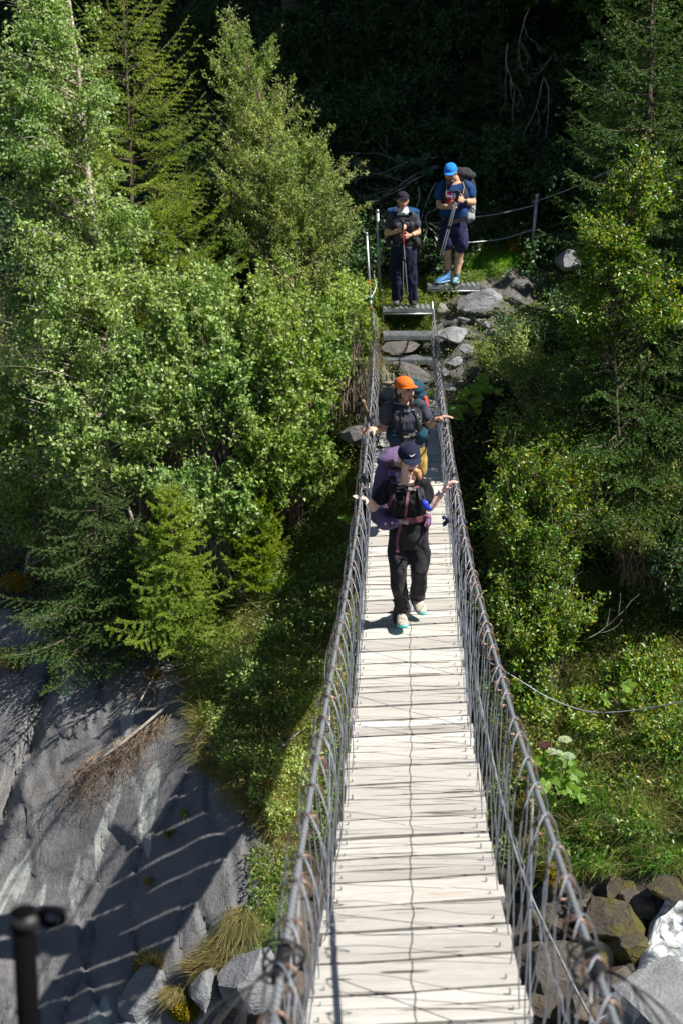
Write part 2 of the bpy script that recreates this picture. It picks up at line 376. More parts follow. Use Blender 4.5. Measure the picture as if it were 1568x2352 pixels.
sub('ground', ~(isl|ipa|iwe), M['soil']); sub('rock_face', isl, M['slate']); sub('rocky_path', ipa, M['path']); sub('stream_bed', iwe, M['wetrock'])
def G(px, py):   # surface point of the built terrain under a direction
    i = min(max((px-gx[0])/9.0, 0), nc-1.001); j = min(max((py-gy[0])/9.0, 0), nr-1.001)
    i0, j0 = int(i), int(j); a, b = i-i0, j-j0
    p = GP[j0,i0]*(1-a)*(1-b)+GP[j0,i0+1]*a*(1-b)+GP[j0+1,i0]*(1-a)*b+GP[j0+1,i0+1]*a*b
    return Vector(p)
def Gv(px, py):
    i = np.clip((px-gx[0])/9.0, 0, nc-1.001); j = np.clip((py-gy[0])/9.0, 0, nr-1.001); i0 = i.astype(int); j0 = j.astype(int); a = (i-i0)[:,None]; b = (j-j0)[:,None]
    return GP[j0,i0]*(1-a)*(1-b)+GP[j0,i0+1]*a*(1-b)+GP[j0+1,i0]*(1-a)*b+GP[j0+1,i0+1]*a*b
def Gn(px, py):
    a = Gv(px+12, py)-Gv(px-12, py); b = Gv(px, py+12)-Gv(px, py-12); n = -np.cross(a, b); n /= np.linalg.norm(n, axis=1)[:,None]+1e-9
    n[(n[:,1] > 0) & (n[:,2] < 0)] *= -1
    return n
# ---------------------------------------------------------------- bridge
DY = [1.0,2.4,3.8,5.81,7.0,8.36,10.0,12.0,13.5,14.6,15.9]; DZ = [-2.35,-2.93,-3.40,-4.03,-4.31,-4.57,-4.765,-4.86,-4.86,-4.80,-4.66]
def dz(Y): return pin(Y, DY, DZ)
RY = [1.2,2.41,3.64,5.42,7.87,9.8,12.1,14,16.3,17.7]; RZ = [-1.86,-2.17,-2.49,-2.90,-3.37,-3.58,-3.73,-3.83,-3.92,-3.87]
def rz(Y): return pin(Y, RY, RZ)
def pxtab(y, T): return pin(y, [t[0] for t in T], [t[1] for t in T])
TL = [(640,852),(700,855),(780,858),(870,854),(968,850),(1040,840),(1140,824),(1220,817),(1330,800),(1440,780),(1560,759),(1760,727),(1900,700),(2040,680),(2200,649),(2352,620)]
TR = [(640,990),(700,993),(780,1001),(870,1009),(968,1025),(1040,1034),(1105,1044),(1200,1060),(1300,1080),(1420,1110),(1560,1151),(1720,1200),(1900,1255),(2050,1310),(2200,1360),(2352,1411)]
EL = [(927,860),(1053,856),(1093,851),(1403,830),(1590,816),(1812,790),(1928,780),(2339,706)]
ER = [(927,1003),(1053,1016),(1093,1022),(1403,1046),(1590,1070),(1812,1104),(1928,1127),(2339,1206)]
def solveX(Y, z, T):
    x, y = proj((0, Y, z)); px = pxtab(y, T) if Y > 2.4 else None
    if px is None: return None
    d = Y*CP - z*SP; return (px-784)/F*d
def fitX(T, zf, y0, y1):
    ys = np.linspace(y0, y1, 24); xs = [solveX(y, zf(y), T) for y in ys]
    return np.polyfit(ys, xs, 3)
cL = fitX(EL, dz, 3.8, 15.9); cR = fitX(ER, dz, 3.8, 15.9); rL = fitX(TL, rz, 2.45, 17.3); rR = fitX(TR, rz, 2.45, 17.3)
def lin(c, Y, lo, hi):
    if Y < lo: s = (np.polyval(c, lo+.3)-np.polyval(c, lo))/.3; return float(np.polyval(c, lo)+(Y-lo)*s)
    if Y > hi: s = (np.polyval(c, hi)-np.polyval(c, hi-.3))/.3; return float(np.polyval(c, hi)+(Y-hi)*s)
    return float(np.polyval(c, Y))
def XL(Y): return lin(cL, Y, 3.9, 15.7)
def XR(Y): return lin(cR, Y, 3.9, 15.7)
def RL(Y): return lin(rL, Y, 2.5, 17.2)
def RR(Y): return lin(rR, Y, 2.5, 17.2)
bridge = empty('suspension_bridge', (XL(9.8)+.39, 9.8, dz(9.8)), 'long cable footbridge with pale bleached plank deck crossing the gorge', 'footbridge')
db = MB(); pinb = MB(); Y = 1.5; k = 0
SK = .055; BK = .014
while Y < 15.85:
    w = rnd(.235, .285) if Y > 2 else .26
    gap = rnd(.02, .032); Y1 = Y+w
    for part in ([(Y, Y1)] if rnd(0,1) < .62 else [(Y, Y+w*rnd(.45,.58)), None]):
        if part is None: part = (prev+.005, Y1)
        a, b = part; prev = b
        if part == (Y, Y1) or True:
            oL, oR = rnd(-.014, .014), rnd(-.014, .014)
            th = .035; n = 7; tl = rnd(-.004, .004); wv = rnd(-.006, .006)
            vs = []
            for i in range(n):
                t = i/(n-1)
                for yy, ed in ((a, -1), (b, 1)):
                    xl = XL(yy)-.005+oL; xr = XR(yy)+.005+oR
                    ye = yy+SK*(t-.5)+wv*math.sin(t*5)+(0 if ed < 0 else rnd(-.003,.003))
                    zz = dz(yy)+BK*(t-.5)+tl*ed+rnd(-.0015,.0015)
                    vs += [(xl+(xr-xl)*t, ye, zz), (xl+(xr-xl)*t, ye, zz-th)]
            fs = []
            for i in range(n-1):
                q = i*4
                fs += [(q, q+4, q+6, q+2), (q+1, q+3, q+7, q+5), (q, q+1, q+5, q+4), (q+2, q+6, q+7, q+3)]
            fs += [(0, 2, 3, 1), ((n-1)*4, (n-1)*4+1, (n-1)*4+3, (n-1)*4+2)]
            db.add(vs, fs)
            for sx in (XL(a)+.045+oL*.5, XR(a)-.05+oR*.5):
                for yy in (a+.05,):
                    t = (sx-XL(yy))/(XR(yy)-XL(yy)); zz = dz(yy)+BK*(t-.5)
                    pinb.tube([(sx, yy+SK*(t-.5), zz-.01), (sx+rnd(-.004,.004), yy+SK*(t-.5), zz+rnd(.012,.028))], .0045, 6)
    Y = Y1+gap
db.build('deck', M['plank'], bridge, smooth=False)
pinb.build('deck_bolts', M['galv'], bridge)['kind'] = 'stuff'
for c, s in ((XL, 1), (XR, -1)):
    for off in (.05, .12):
        pts = [(c(y)+s*off, y, dz(y)-.055) for y in np.arange(1.2, 16.3, .4)]
        b = MB(); b.tube(pts, .011, 8); b.build('deck_cable', M['rope'], bridge)
for c in (RL, RR):
    pts = [(c(y), y, rz(y)) for y in np.arange(1.0, 17.75, .22)]
    b = MB(); b.tube(pts, .0105, 12); b.build('handrail_cable', M['rope'], bridge)
b = MB(); pts = [(XR(y)-.012+.006*math.sin(y*23)+.01*noise.noise(Vector((y*2,0,0))), y, dz(y)+.5+.02*noise.noise(Vector((y*1.3,4,0)))) for y in np.arange(1.2, 16, .07)]
b.tube(pts, .0023, 6); b.build('side_cable', M['steel'], bridge)
# rings and hanger loops
far_r, far_h = MB(), MB()
def loopmesh(c, e, s, Y, ring=True):
    X0 = c(Y); z0 = rz(Y); inn = s   # s=+1: inner side is +x
    ya, yb = Y-rnd(.03,.16), Y+rnd(-.06,.1); de = e(max(ya,1.6)); zi = dz(ya)-.06; zo = dz(yb)-.06; H = z0-zi
    o1 = rnd(.015,.05); o2 = rnd(.02,.05)
    P = [(e(yb)-s*rnd(-.02,.03), yb, zo), (X0*.4+e(yb)*.6-s*(o2+.01), yb+rnd(-.03,.03), zo+H*.45), (X0-s*(o2+.02), Y+.05, z0-H*.17),
         (X0-s*.012, Y+.015, z0+.018), (X0+s*(.02+o1*.3), Y-.05, z0+.004), (X0+s*(.035+o1*.7), Y-.115, z0-H*.13),
         (X0*.6+de*.4+s*o1, ya+rnd(-.05,.05), z0-H*.42), (de+s*rnd(.0,.04), ya+rnd(-.03,.03), zi+H*.22), (de+s*rnd(-.005,.03), ya, zi)]
    return catmull(P, 4)
Y = 1.95; lst = []
ys = []
while Y < 17.2: ys.append(Y); Y += rnd(.2, .34)
for side, (c, e, s) in enumerate(((RL, XL, 1), (RR, XR, -1))):
    for i, y0 in enumerate(ys):
        Y = y0+rnd(-.05,.05); far = i >= 50
        tan = unit((c(Y+.1)-c(Y), .1, rz(Y+.1)-rz(Y))); Rr = rnd(.031,.038)
        n = unit(tan+Vector((rnd(-.3,.3), 0, rnd(-.25,.45))))
        b = far_r if far else MB()
        b.torus(Vector((c(Y)+s*rnd(-.004,.012), Y, rz(Y)-Rr+.0175)), n, Rr, .0036, 20, 6)
        if rnd(0,1) < .25: b.torus(Vector((c(Y)+s*.01, Y+.02, rz(Y)-Rr+.016)), unit(n+Vector((.4,0,.2))), Rr*.95, .0033, 20, 6)
        if not far: b.build('ring', M['ring'], bridge)
        h = far_h if far else MB()
        h.tube(loopmesh(c, e, s, Y), .0027, 6, cap=False)
        if rnd(0,1) < .12:   # slack diagonal stay
            y2 = Y-rnd(.35,.7)
            if y2 > 1.7: h.tube(catmull([(c(Y)+s*.01, Y, rz(Y)-.03), (c(Y)*.5+e(y2)*.5+s*.02, (Y+y2)/2, (rz(Y)+dz(y2))/2-.02), (e(y2)+s*.02, y2, dz(y2)-.05)], 5), .0033, 5, cap=False)
        if not far: h.build('hanger_cable', M['steel'], bridge)
far_r.build('ring', M['ring'], bridge)['kind'] = 'stuff'; far_h.build('hanger_cable', M['steel'], bridge)['kind'] = 'stuff'
# taped splices at the near end and loose wire ends
for c, s in ((RL, 1), (RR, -1)):
    y = 2.62
    b = MB(); b.tube([(c(y), y, rz(y)), (c(y+.16), y+.16, rz(y+.16))], .021, 12); b.build('tape_splice', M['tape'], bridge)
    b = MB()
    for q in range(6):
        a = Vector((c(y+.05), y+.05, rz(y+.05))); e1 = a+Vector((-s*rnd(.05,.3), -rnd(.25,.6), -rnd(.02,.2)))
        b.tube(catmull([a, a+Vector((-s*.06, -.1, .04)), (a+e1)/2+Vector((-s*.04,0,.03)), e1], 5), .0022, 5, cap=False)
    b.build('loose_wires', M['tape'], bridge)
    b = MB()
    for q in range(3): b.torus(Vector((c(y+.1), y+.1+q*.03, rz(y+.1)-.03)), (rnd(-.5,.5), 1, rnd(-.3,.5)), .055, .0035, 20, 6)
    b.build('wire_coil', M['tape'], bridge)
for c in (RL, RR):
    y = 10.15; b = MB(); b.tube([(c(y), y, rz(y)), (c(y+.12), y+.12, rz(y+.12))], .017, 10); b.build('tape_splice', M['tape'], bridge)
# loose cable loops round the far left end
b = MB()
for (x, y, Yw, hx, hy) in ((828,905,16.6,26,150),(836,960,16.2,20,120),(825,880,17,14,170),(845,890,16.5,16,90),(1030,860,16.9,24,130),(1040,900,16.5,14,110),(1018,800,17.2,18,120)):
    p = [at(x+hx, y+20, Yw), at(x+hx*.3, y-hy*.28, Yw), at(x-hx*.6, y-hy*.2, Yw+.05), at(x-hx*.7, y+hy*.3, Yw), at(x-hx*.3, y+hy, Yw-.3)]
    b.tube(catmull(p, 6), .005, 5, cap=False)
b.build('loose_cable', M['tape'], bridge)

# ---------------------------------------------------------------- steel steps
def corr_step(name, xl, xr, py, Y, label, dep=.27, wavy=True):
    a = at(xl, py, Y); b_ = at(xr, py, Y); w = (b_-a).length
    t = empty(name, ((a.x+b_.x)/2, Y, a.z), label, 'step', 'steel steps climbing from the bridge end')
    m = MB()
    if wavy:
        n = 96; vs = []
        for i in range(n+1):
            u = i/n; x = a.x+(b_.x-a.x)*u; z = a.z+(b_.z-a.z)*u; h = .011*math.sin(u*2*math.pi*9.5)
            sag = .006*math.sin(u*7)
            for yy, zz in ((0, -.055), (.0, h), (dep, h), (dep, -.04)): vs.append((x+(.02*math.sin(u*3) if yy else 0), Y-.02+yy+sag, z+zz-.0))
        fs = [(i*4+k, (i+1)*4+k, (i+1)*4+k+1, i*4+k+1) for i in range(n) for k in range(3)]
        m.add(vs, fs); m.build('tread', M['galv'], t, smooth=False).modifiers.new('s','SOLIDIFY').thickness = .004
        f = MB(); f.box(((a.x+b_.x)/2, Y-.035, a.z-.075), (w/2+.005,0,0), (0,.007,0), (0,0,.009)); f.build('front_rail', M['galv'], t)
    else:
        m.box(((a.x+b_.x)/2, Y+dep/2-.02, a.z-.006), (w/2,0,0), (0,dep/2,0), (0,0,.003))
        m.box(((a.x+b_.x)/2, Y-.026, a.z-.034), (w/2,0,(b_.z-a.z)/2), (0,.004,0), (0,0,.031))
        for i in range(30):   # anti-slip teeth
            for yy in (-.015, .03, .09, .15):
                x = a.x+w*(i+.5)/30; m.tube([(x, Y+yy, a.z-.004), (x, Y+yy, a.z+.012)], .0075, 6, cap=False)
        m.build('tread', M['galv'], t, smooth=False)
        h = MB()
        for i in range(26): h.tube([(a.x+w*(i+.5)/26, Y-.0315, a.z-.04), (a.x+w*(i+.5)/26, Y-.0302, a.z-.04)], .0055, 8, cap=False)
        h.build('hole_row', M['tape'], t)
    for x in (a.x+.01, b_.x-.01):
        s = MB(); s.tube([(x, Y+.02, a.z-.03), (x+rnd(-.01,.01), Y+.05, a.z-.36)], .009, 8); s.build('support_leg', M['galv'], t)
    return t
corr_step('steel_step', 878, 994, 707, 18.15, 'corrugated steel step under the boots of the woman with the white scarf')
corr_step('steel_step', 980, 1100, 655, 18.7, "corrugated steel step under the blue-capped man's feet")
corr_step('steel_step', 879, 997, 769, 17.82, 'toothed flat steel step just below the corrugated one', wavy=False)
corr_step('steel_step', 877, 992, 825, 17.45, 'lowest toothed steel step just above the bridge end', wavy=False)

# ---------------------------------------------------------------- posts, wires
def post(name, p0, p1, r, m, label, cap=True, extra=None):
    t = empty(name, p0, label, 'post'); b = MB(); b.tube([p0, p1], r, 14, cap=False); b.build('pole', m, t)
    if cap:
        d = unit(Vector(p1)-Vector(p0)); b = MB(); b.tube([Vector(p1)-d*.012, Vector(p1)+d*.012], r*1.18, 14); b.build('cap', m, t)
    return t
pt = post('metal_post', at(872,700,18.55), at(866,486,18.55), .021, M['galv'], 'grey steel fence post just left of the woman with the white scarf')
for y in (512, 588):
    c = at(867+(y-486)*.02, y, 18.55); b = MB(); b.tube([c-Vector((0,0,.02)), c+Vector((0,0,.02))], .026, 12, cap=False); b.torus(c+Vector((.045,-.01,-.0)), (0,1,.2), .024, .005); b.build('eye_clamp', M['galv'], pt)
pt = post('metal_post', at(1218,604,19.6), at(1232,450,19.6), .024, M['galv'], 'leaning galvanised post right of the people, beside the big spruce')
for y in (464, 530): 
    c = at(1232-(y-450)*.09, y, 19.6); b = MB(); b.tube([c-Vector((0,0,.018)), c+Vector((0,0,.018))], .029, 12, cap=False); b.torus(c+Vector((-.04,-.01,0)), (0,1,.2), .02, .005); b.build('eye_clamp', M['galv'], pt)
pt = post('anchor_pole', at(856,790,17.7), at(841,538,17.75), .016, M['galv'], 'thin leaning anchor pole with faded red and blue stickers')
for y0, y1, c in ((642,660,(.5,.05,.03)),(676,690,(.15,.4,.6)),(690,702,(.6,.62,.62)),(702,712,(.55,.06,.05))):
    b = MB(); q = lambda y: at(841+(y-538)*.0595, y, 17.745-.05*(y-538)/252); b.tube([q(y0), q(y1)], .0172, 12, cap=False); b.build('sticker', mat('sticker', c, .6, var=.3, vscale=40), pt)
b = MB(); a0 = at(858,725,17.55); a1 = at(865,900,17.0); n = 90
b.tube([a0+(a1-a0)*(i/n) for i in range(n+1)], [.014+(.005 if i%3==0 else 0) for i in range(n+1)], 8)
tag(b.build('threaded_rod', M['rust']), 'rusty threaded anchor rod hanging under the stickered pole', 'rod')
pt = post('metal_post', at(1001,800,17.9), at(991,692,17.95), .014, M['galv'], 'short thin post at the right end of the corrugated step', cap=False)
# foreground post
pt = post('railing_post', atd(86,2760,2.25), atd(54,2086,2.25), .02, M['blackpost'], 'out-of-focus black railing post close to the camera', cap=False)
c = atd(58,2112,2.25); b = MB(); b.tube([c-Vector((0,0,.012)), c+Vector((0,0,.012))], .027, 14, cap=False); b.build('clamp_band', M['tape'], pt)
b = MB(); b.torus(atd(118,2108,2.25), (0,1,.3), .021, .0065, 24, 8); b.tube([atd(80,2108,2.25), atd(98,2108,2.25)], .008, 8); b.build('eye_ring', M['blackpost'], pt)
def wire(name, pts, r, label, m=None, cat='cable'):
    b = MB(); b.tube(catmull(pts, 8), r, 7, cap=False); return tag(b.build(name, m or M['galv']), label, cat)
wire('stay_wire', [atd(132,2128,2.25), atd(250,2245,2.35), atd(400,2385,2.5), atd(640,2620,2.7)], 0.0013, 'blurred thin wire running down from the black foreground post', M['tape'])
wire('rope_wire', [at(1232,470,19.6), at(1150,490,19.55), at(1087,499,19.4), at(1000,512,19.3), at(940,506,18.9), at(869,514,18.55)], .009, 'upper cable strung between the two posts behind the hikers')
wire('rope_wire', [at(1221,528,19.6), at(1150,549,19.5), at(1060,558,19.2), at(985,560,18.95), at(940,566,18.75), at(870,568,18.55)], .009, 'lower cable strung between the two posts behind the hikers')
wire('rope_wire', [at(867,600,18.5), at(858,628,18.2), at(862,660,18.0), at(848,690,17.8)], .008, 'crooked wire between the left post and the stickered pole')
wire('rope_wire', [at(1232,462,19.6), at(1330,425,19.3), at(1420,380,19.2)], .007, 'cable rising from the leaning post into the spruce')
wire('rope_wire', [at(1120,1520,11.6), at(1180,1555,11.5), at(1260,1603,11.4), at(1350,1634,11.3), at(1450,1632,11.2), at(1568,1611,11.0), at(1700,1575,10.9)], .006, 'long sagging grey cable above the grass right of the bridge', M['steel'])
wire('rope_wire', [G(x,y)-G(x,y).normalized()*.12 for x, y in ((700,1672),(600,1745),(520,1735),(440,1690))], .006, 'thin cable half hidden in the grass left of the bridge', M['steel'])
# under-deck guy cables on the right
wire('guy_cable', [at(1090,1560,9.2), at(1180,1950,7.5), at(1290,2210,6.6), at(1400,2420,6.0)], .009, 'thick guy cable running down along the right side of the deck', M['rope'])
# cloth ribbons tied to the hangers
def cloth(px, py, Y, s, label):
    b = MB(); c = at(px, py, Y)
    for q in range(3):
        e = c+Vector((rnd(-.5,1)*s, rnd(-.02,.02), -rnd(.4,1.1)*s)); mid = (c+e)/2+Vector((rnd(-.3,.3)*s, .01, rnd(0,.3)*s))
        b.ribbon(catmull([c, mid, e], 5), [(rnd(-.3,.3), -1, .2)]*11, [.03*s/.06*(.5+.5*math.sin(i)) for i in range(11)], .003)
    b.ellip(c, (.012,0,0), (0,.012,0), (0,0,.012), 10, 6)
    return tag(b.build('tied_ribbon', M['navycloth']), label, 'ribbon')
M['navycloth'] = mat('navy_cloth', (.02,.03,.09), .8, bump=.3)
cloth(1017, 1188, RR(9.0) and 9.05, .07, 'dark blue ribbon knotted on a hanger cable beside the front woman')
cloth(1062, 1195, 9.0, .05, 'small dark blue ribbon flapping outside the right handrail')
# mooring pegs
def pegs(px, py, Y, label, n=3, w=26):
    t = empty('peg_frame', at(px, py+20, Y), label, 'pegs')
    for i in range(n):
        b = MB(); x = px-w/2+w*i/(n-1); b.tube([at(x, py+10, Y), at(x, py-6, Y)], .017, 10); b.build('peg', M['wood'], t)
    b = MB(); b.box(at(px, py+12, Y), (.13,0,0), (0,.05,0), (0,0,.014)); b.build('crossbar', M['wood'], t)
    return t
pegs(888, 866, 16.7, 'wooden peg rack at the foot of the lowest steel step', 3, 26)
pegs(985, 622, 19.3, "wooden pegs in the grass by the blue-capped man's feet", 2, 10)
b = MB()
for p in (([at(893,878,16.7), at(898,905,16.6), at(893,935,16.4)], .02), ([at(898,905,16.6), at(912,885,16.7), at(925,876,16.8)], .015), ([at(897,900,16.6), at(880,920,16.5)], .012)): b.tube(catmull(p[0], 4), p[1], 8)
tag(b.build('forked_branch', M['dead']), 'pale forked branch propping the peg rack', 'branch')

# ---------------------------------------------------------------- rocks
def rock(px, py, d, sx, sy, sz, m, label, seed, rot=0, ang=.5, sub=3, sink=0):
    import bmesh
    bm = bmesh.new(); bmesh.ops.create_icosphere(bm, subdivisions=sub+1, radius=1)
    o = Vector((seed*7.3, seed*1.7, 0)); planes = []
    rr = random.Random(seed)
    for _ in range(15):
        n = unit((rr.gauss(0,1), rr.gauss(0,1), rr.gauss(0,1))); planes.append((n, rr.uniform(.48,.86)))
    for v in bm.verts:
        p = v.co.copy()
        for n, h in planes:
            q = p.dot(n)
            if q > h: p -= n*(q-h)
        p *= 1.22+noise.fractal(p*1.8+o, 1, 2, 4)*.07
        p += p.normalized()*noise.fractal(p*6+o, 1, 2, 3)*.02
        v.co = Vector((p.x*sx, p.y*sy, p.z*sz))
    me = bpy.data.meshes.new('boulder'); bm.to_mesh(me); bm.free()
    ob = link('boulder', me, m, smooth=False); ob.location = atd(px, py, d); ob.rotation_euler = (rr.uniform(-.2,.2), ang, rot)
    return tag(ob, label, 'rock')
rock(1100,697,18.6,.34,.3,.17,M['greyrock'],'large flat-faced grey boulder right of the steel steps',3,.2,-.2)
rock(1016,712,18.5,.1,.09,.085,M['bright'],'small pale round rock beside the short thin post',5)
k = 0
ROCKS = [(925,795,18.1,.3,.2,.09,'pale slab of rock between the two toothed steps','path'),(940,860,17.6,.34,.2,.1,'dark ledge below the lowest toothed step','path'),
 (885,905,16.7,.16,.14,.17,'upright grey rock behind the peg rack','greyrock'),(1040,770,18.0,.3,.25,.14,'smooth grey rock right of the upper toothed step','greyrock'),
 (1110,745,18.1,.14,.1,.07,'small angular grey stone above the rubble pile','greyrock'),(1128,765,17.9,.15,.12,.1,'tall grey stone at the right edge of the rubble','greyrock'),
 (1075,800,17.6,.13,.12,.08,'flat grey stone in the middle of the rubble','greyrock'),(1045,830,17.3,.14,.12,.08,'grey stone beside the right handrail, mid-rubble','greyrock'),
 (1085,855,17.0,.13,.12,.09,'rounded grey stone at the bottom of the rubble','greyrock'),(1030,890,16.6,.14,.14,.08,'low grey stone right of the bridge end','greyrock'),
 (1015,855,17.0,.11,.1,.07,'little grey stone next to the right handrail','greyrock'),(1065,735,18.2,.12,.1,.05,'thin grey slab under the large boulder','greyrock'),
 (1022,940,16.2,.12,.12,.06,'pale stone just off the right end of the first plank','bright'),(1300,600,18.9,.28,.25,.22,'blue-grey rock half hidden by the spruce boughs','greyrock'),
 (820,1000,15.6,.2,.2,.2,'grey rock in the grass left of the bridge end','path')]
for i, (x, y, d, a, b_, c, lab, m) in enumerate(ROCKS): rock(x, y, d, a*.85, b_*.85, c*.7, M[m], lab, 20+i, rnd(0,3), rnd(-.3,.3))
rock(1530,2345,10.3,.62,.5,.42,M['greyrock'],'big grey lichen-speckled boulder in the bottom right corner',61,.4,.3)
rock(345,2290,12.1,.24,.2,.3,M['greyrock'],'pale angular rock beside the yellow-green tuft',62,.3,.2)
rock(560,2260,11.8,.28,.25,.34,M['greyrock'],'jagged grey rock under the near left handrail',63,.8,.3)
rock(480,2290,11.9,.17,.2,.22,M['greyrock'],'small grey rock left of the jagged one',64,.8,.3)
rock(1390,2120,12.05,.34,.3,.22,M['mossrock'],'brown mossy rock beside the small waterfall',65,.8,.3)
rock(1300,2230,11.75,.3,.3,.22,M['wetrock'],'wet dark rock under the right handrail',66,.2,.3)
rock(1465,2075,12.15,.16,.16,.1,M['wetrock'],'wet brown stone at the lip of the waterfall',67,.2,.3)

for i, (x, y, d, r_, lab) in enumerate(((1330,2085,12.4,.16,'mossy stone at the foot of the right-bank grass'),(1440,2170,11.8,.2,'mossy stone touching the white water'),(1355,2200,11.8,.15,'small mossy stone left of the foaming stream'),
        (1400,2260,11.5,.2,'brown mossy stone above the corner boulder'),(1260,2120,12.3,.18,'mossy stone seen through the right hangers'),(1250,2290,11.6,.22,'large wet mossy stone under the right deck edge'),(1330,2310,11.3,.17,'wet stone left of the corner boulder'),(1420,2040,12.3,.14,'mossy stone under the overhanging grass'),(1535,2040,12.0,.2,'broad wet stone the water spills over'))):
    rock(x, y, d, r_, r_*.9, r_*.6, M['mossrock' if i % 3 else 'wetrock'], lab, 80+i, rnd(0,3), rnd(-.3,.3))
# ---------------------------------------------------------------- water
def water_mat():
    m = bpy.data.materials.new('foaming_water'); m.use_nodes = True; nt = m.node_tree; N = nt.nodes; L = nt.links
    b = N['Principled BSDF']; b.inputs['Roughness'].default_value = .12; b.inputs['Specular IOR Level'].default_value = .6
    tc = N.new('ShaderNodeTexCoord'); mp = N.new('ShaderNodeMapping'); mp.inputs['Scale'].default_value = (1.4,1,.45); L.new(tc.outputs['Object'], mp.inputs[0])
    n = N.new('ShaderNodeTexNoise'); n.inputs['Scale'].default_value = 5; n.inputs['Detail'].default_value = 8; n.inputs['Distortion'].default_value = .8; L.new(mp.outputs[0], n.inputs['Vector'])
    r = N.new('ShaderNodeValToRGB'); e = r.color_ramp.elements; e[0].position = .36; e[0].color = (.12,.12,.1,1); e[1].position = .55; e[1].color = (.85,.88,.9,1)
    L.new(n.outputs[0], r.inputs[0]); L.new(r.outputs[0], b.inputs['Base Color'])
    r2 = N.new('ShaderNodeValToRGB'); r2.color_ramp.elements[0].color = (.08,)*3+(1,); r2.color_ramp.elements[1].color = (.7,)*3+(1,); L.new(n.outputs[0], r2.inputs[0]); L.new(r2.outputs[0], b.inputs['Roughness'])
    bp = N.new('ShaderNodeBump'); bp.inputs['Strength'].default_value = 1; bp.inputs['Distance'].default_value = .05; L.new(n.outputs[0], bp.inputs['Height']); L.new(bp.outputs[0], b.inputs['Normal'])
    return m
ST = [(1500,1530,1660),(2020,1530,1660),(2070,1525,1680),(2120,1495,1700),(2180,1470,1720),(2240,1455,1720),(2300,1410,1700),(2352,1370,1640),(2500,1300,1600)]
vs = []; nx = 26; rows = []
for y in np.arange(2042, 2500, 7):
    xl = pin(y, [s[0] for s in ST], [s[1] for s in ST]); xr = pin(y, [s[0] for s in ST], [s[2] for s in ST]); xl += noise.noise(Vector((y*.03, 3, 1)))*16
    for i in range(nx):
        x = xl+(xr-xl)*i/(nx-1); g = G(x, y); e = math.sin(math.pi*i/(nx-1))
        f = noise.fractal(Vector((g.x*4, g.y*4, g.z*1.6)), 1, 2, 5)
        vs.append(g-g.normalized()*(.04+.16*e**.5+f*.1))
    rows.append(1)
nn = len(rows)
w = MB(); w.add(vs, [(r*nx+i, r*nx+nx+i, r*nx+nx+i+1, r*nx+i+1) for r in range(nn-1) for i in range(nx-1)])
tag(w.build('stream', water_mat()), kind='structure')
# ---------------------------------------------------------------- vegetation
L_ = {}
L_['birch'] = leafmat('birch_leaves', [(.1,.18,.04),(.2,.33,.08),(.33,.46,.15),(.46,.56,.27)], .4, .4, .5)
L_['alder'] = leafmat('alder_leaves', [(.08,.16,.025),(.17,.3,.05),(.28,.4,.09),(.38,.46,.15)], .4, .4, .5)
L_['willow'] = leafmat('willow_leaves', [(.14,.22,.05),(.24,.34,.08),(.36,.46,.15),(.46,.54,.22)], .42, .4, .5)
L_['larch'] = leafmat('larch_needles', [(.19,.29,.04),(.29,.41,.07),(.4,.51,.12)], .6, .45, .3)
L_['young'] = leafmat('young_larch_needles', [(0.163,0.276,0.024),(0.276,0.390,0.033),(0.423,0.488,0.049)], .6, .4, .3)
L_['spruce'] = leafmat('spruce_needles', [(.035,.09,.014),(.06,.14,.022),(.11,.2,.03)], .5, .2, .4)
L_['rose'] = leafmat('rose_leaves', [(.06,.15,.02),(.1,.22,.03),(.18,.3,.04),(.38,.36,.05)], .35, .35, .6)
L_['dark'] = leafmat('shade_darkened_leaves', [(0.026,0.076,0.026),(0.045,0.107,0.032),(0.062,0.126,0.038)], .45, .25, .5)  # leaf colour darkened to stand in for forest shade
L_['big'] = leafmat('butterbur_leaves', [(0.096,0.240,0.024),(0.156,0.312,0.036),(0.300,0.384,0.048)], .5, .45, .4)
L_['brownleaf'] = leafmat('withered_leaves', [(0.240,0.108,0.036),(0.360,0.180,0.072),(0.300,0.240,0.096)], .7, .3, .2)
L_['grass'] = leafmat('grass_blades', [(.1,.2,.03),(.18,.3,.05),(.32,.36,.09),(.45,.4,.17)], .5, .4, .3)
L_['drygrass'] = leafmat('dry_grass_blades', [(.16,.15,.05),(.26,.22,.09),(.38,.31,.17),(.1,.14,.03)], .6, .35, .3)
L_['lush'] = leafmat('lush_grass_blades', [(0.095,0.285,0.029),(0.166,0.404,0.048),(0.285,0.522,0.071)], .5, .4, .3)
L_['cover'] = leafmat('cover_leaves', [(.05,.12,.03),(.12,.22,.05),(.2,.29,.07),(.3,.28,.09)], .45, .35, .4)
L_['moss'] = leafmat('moss', [(0.208,0.195,0.013),(0.312,0.260,0.019),(0.364,0.208,0.026)], .9, .2, .1)
L_['ochre'] = leafmat('ochre_moss', [(0.286,0.169,0.013),(0.390,0.221,0.016),(0.260,0.130,0.019)], .9, .2, .1)

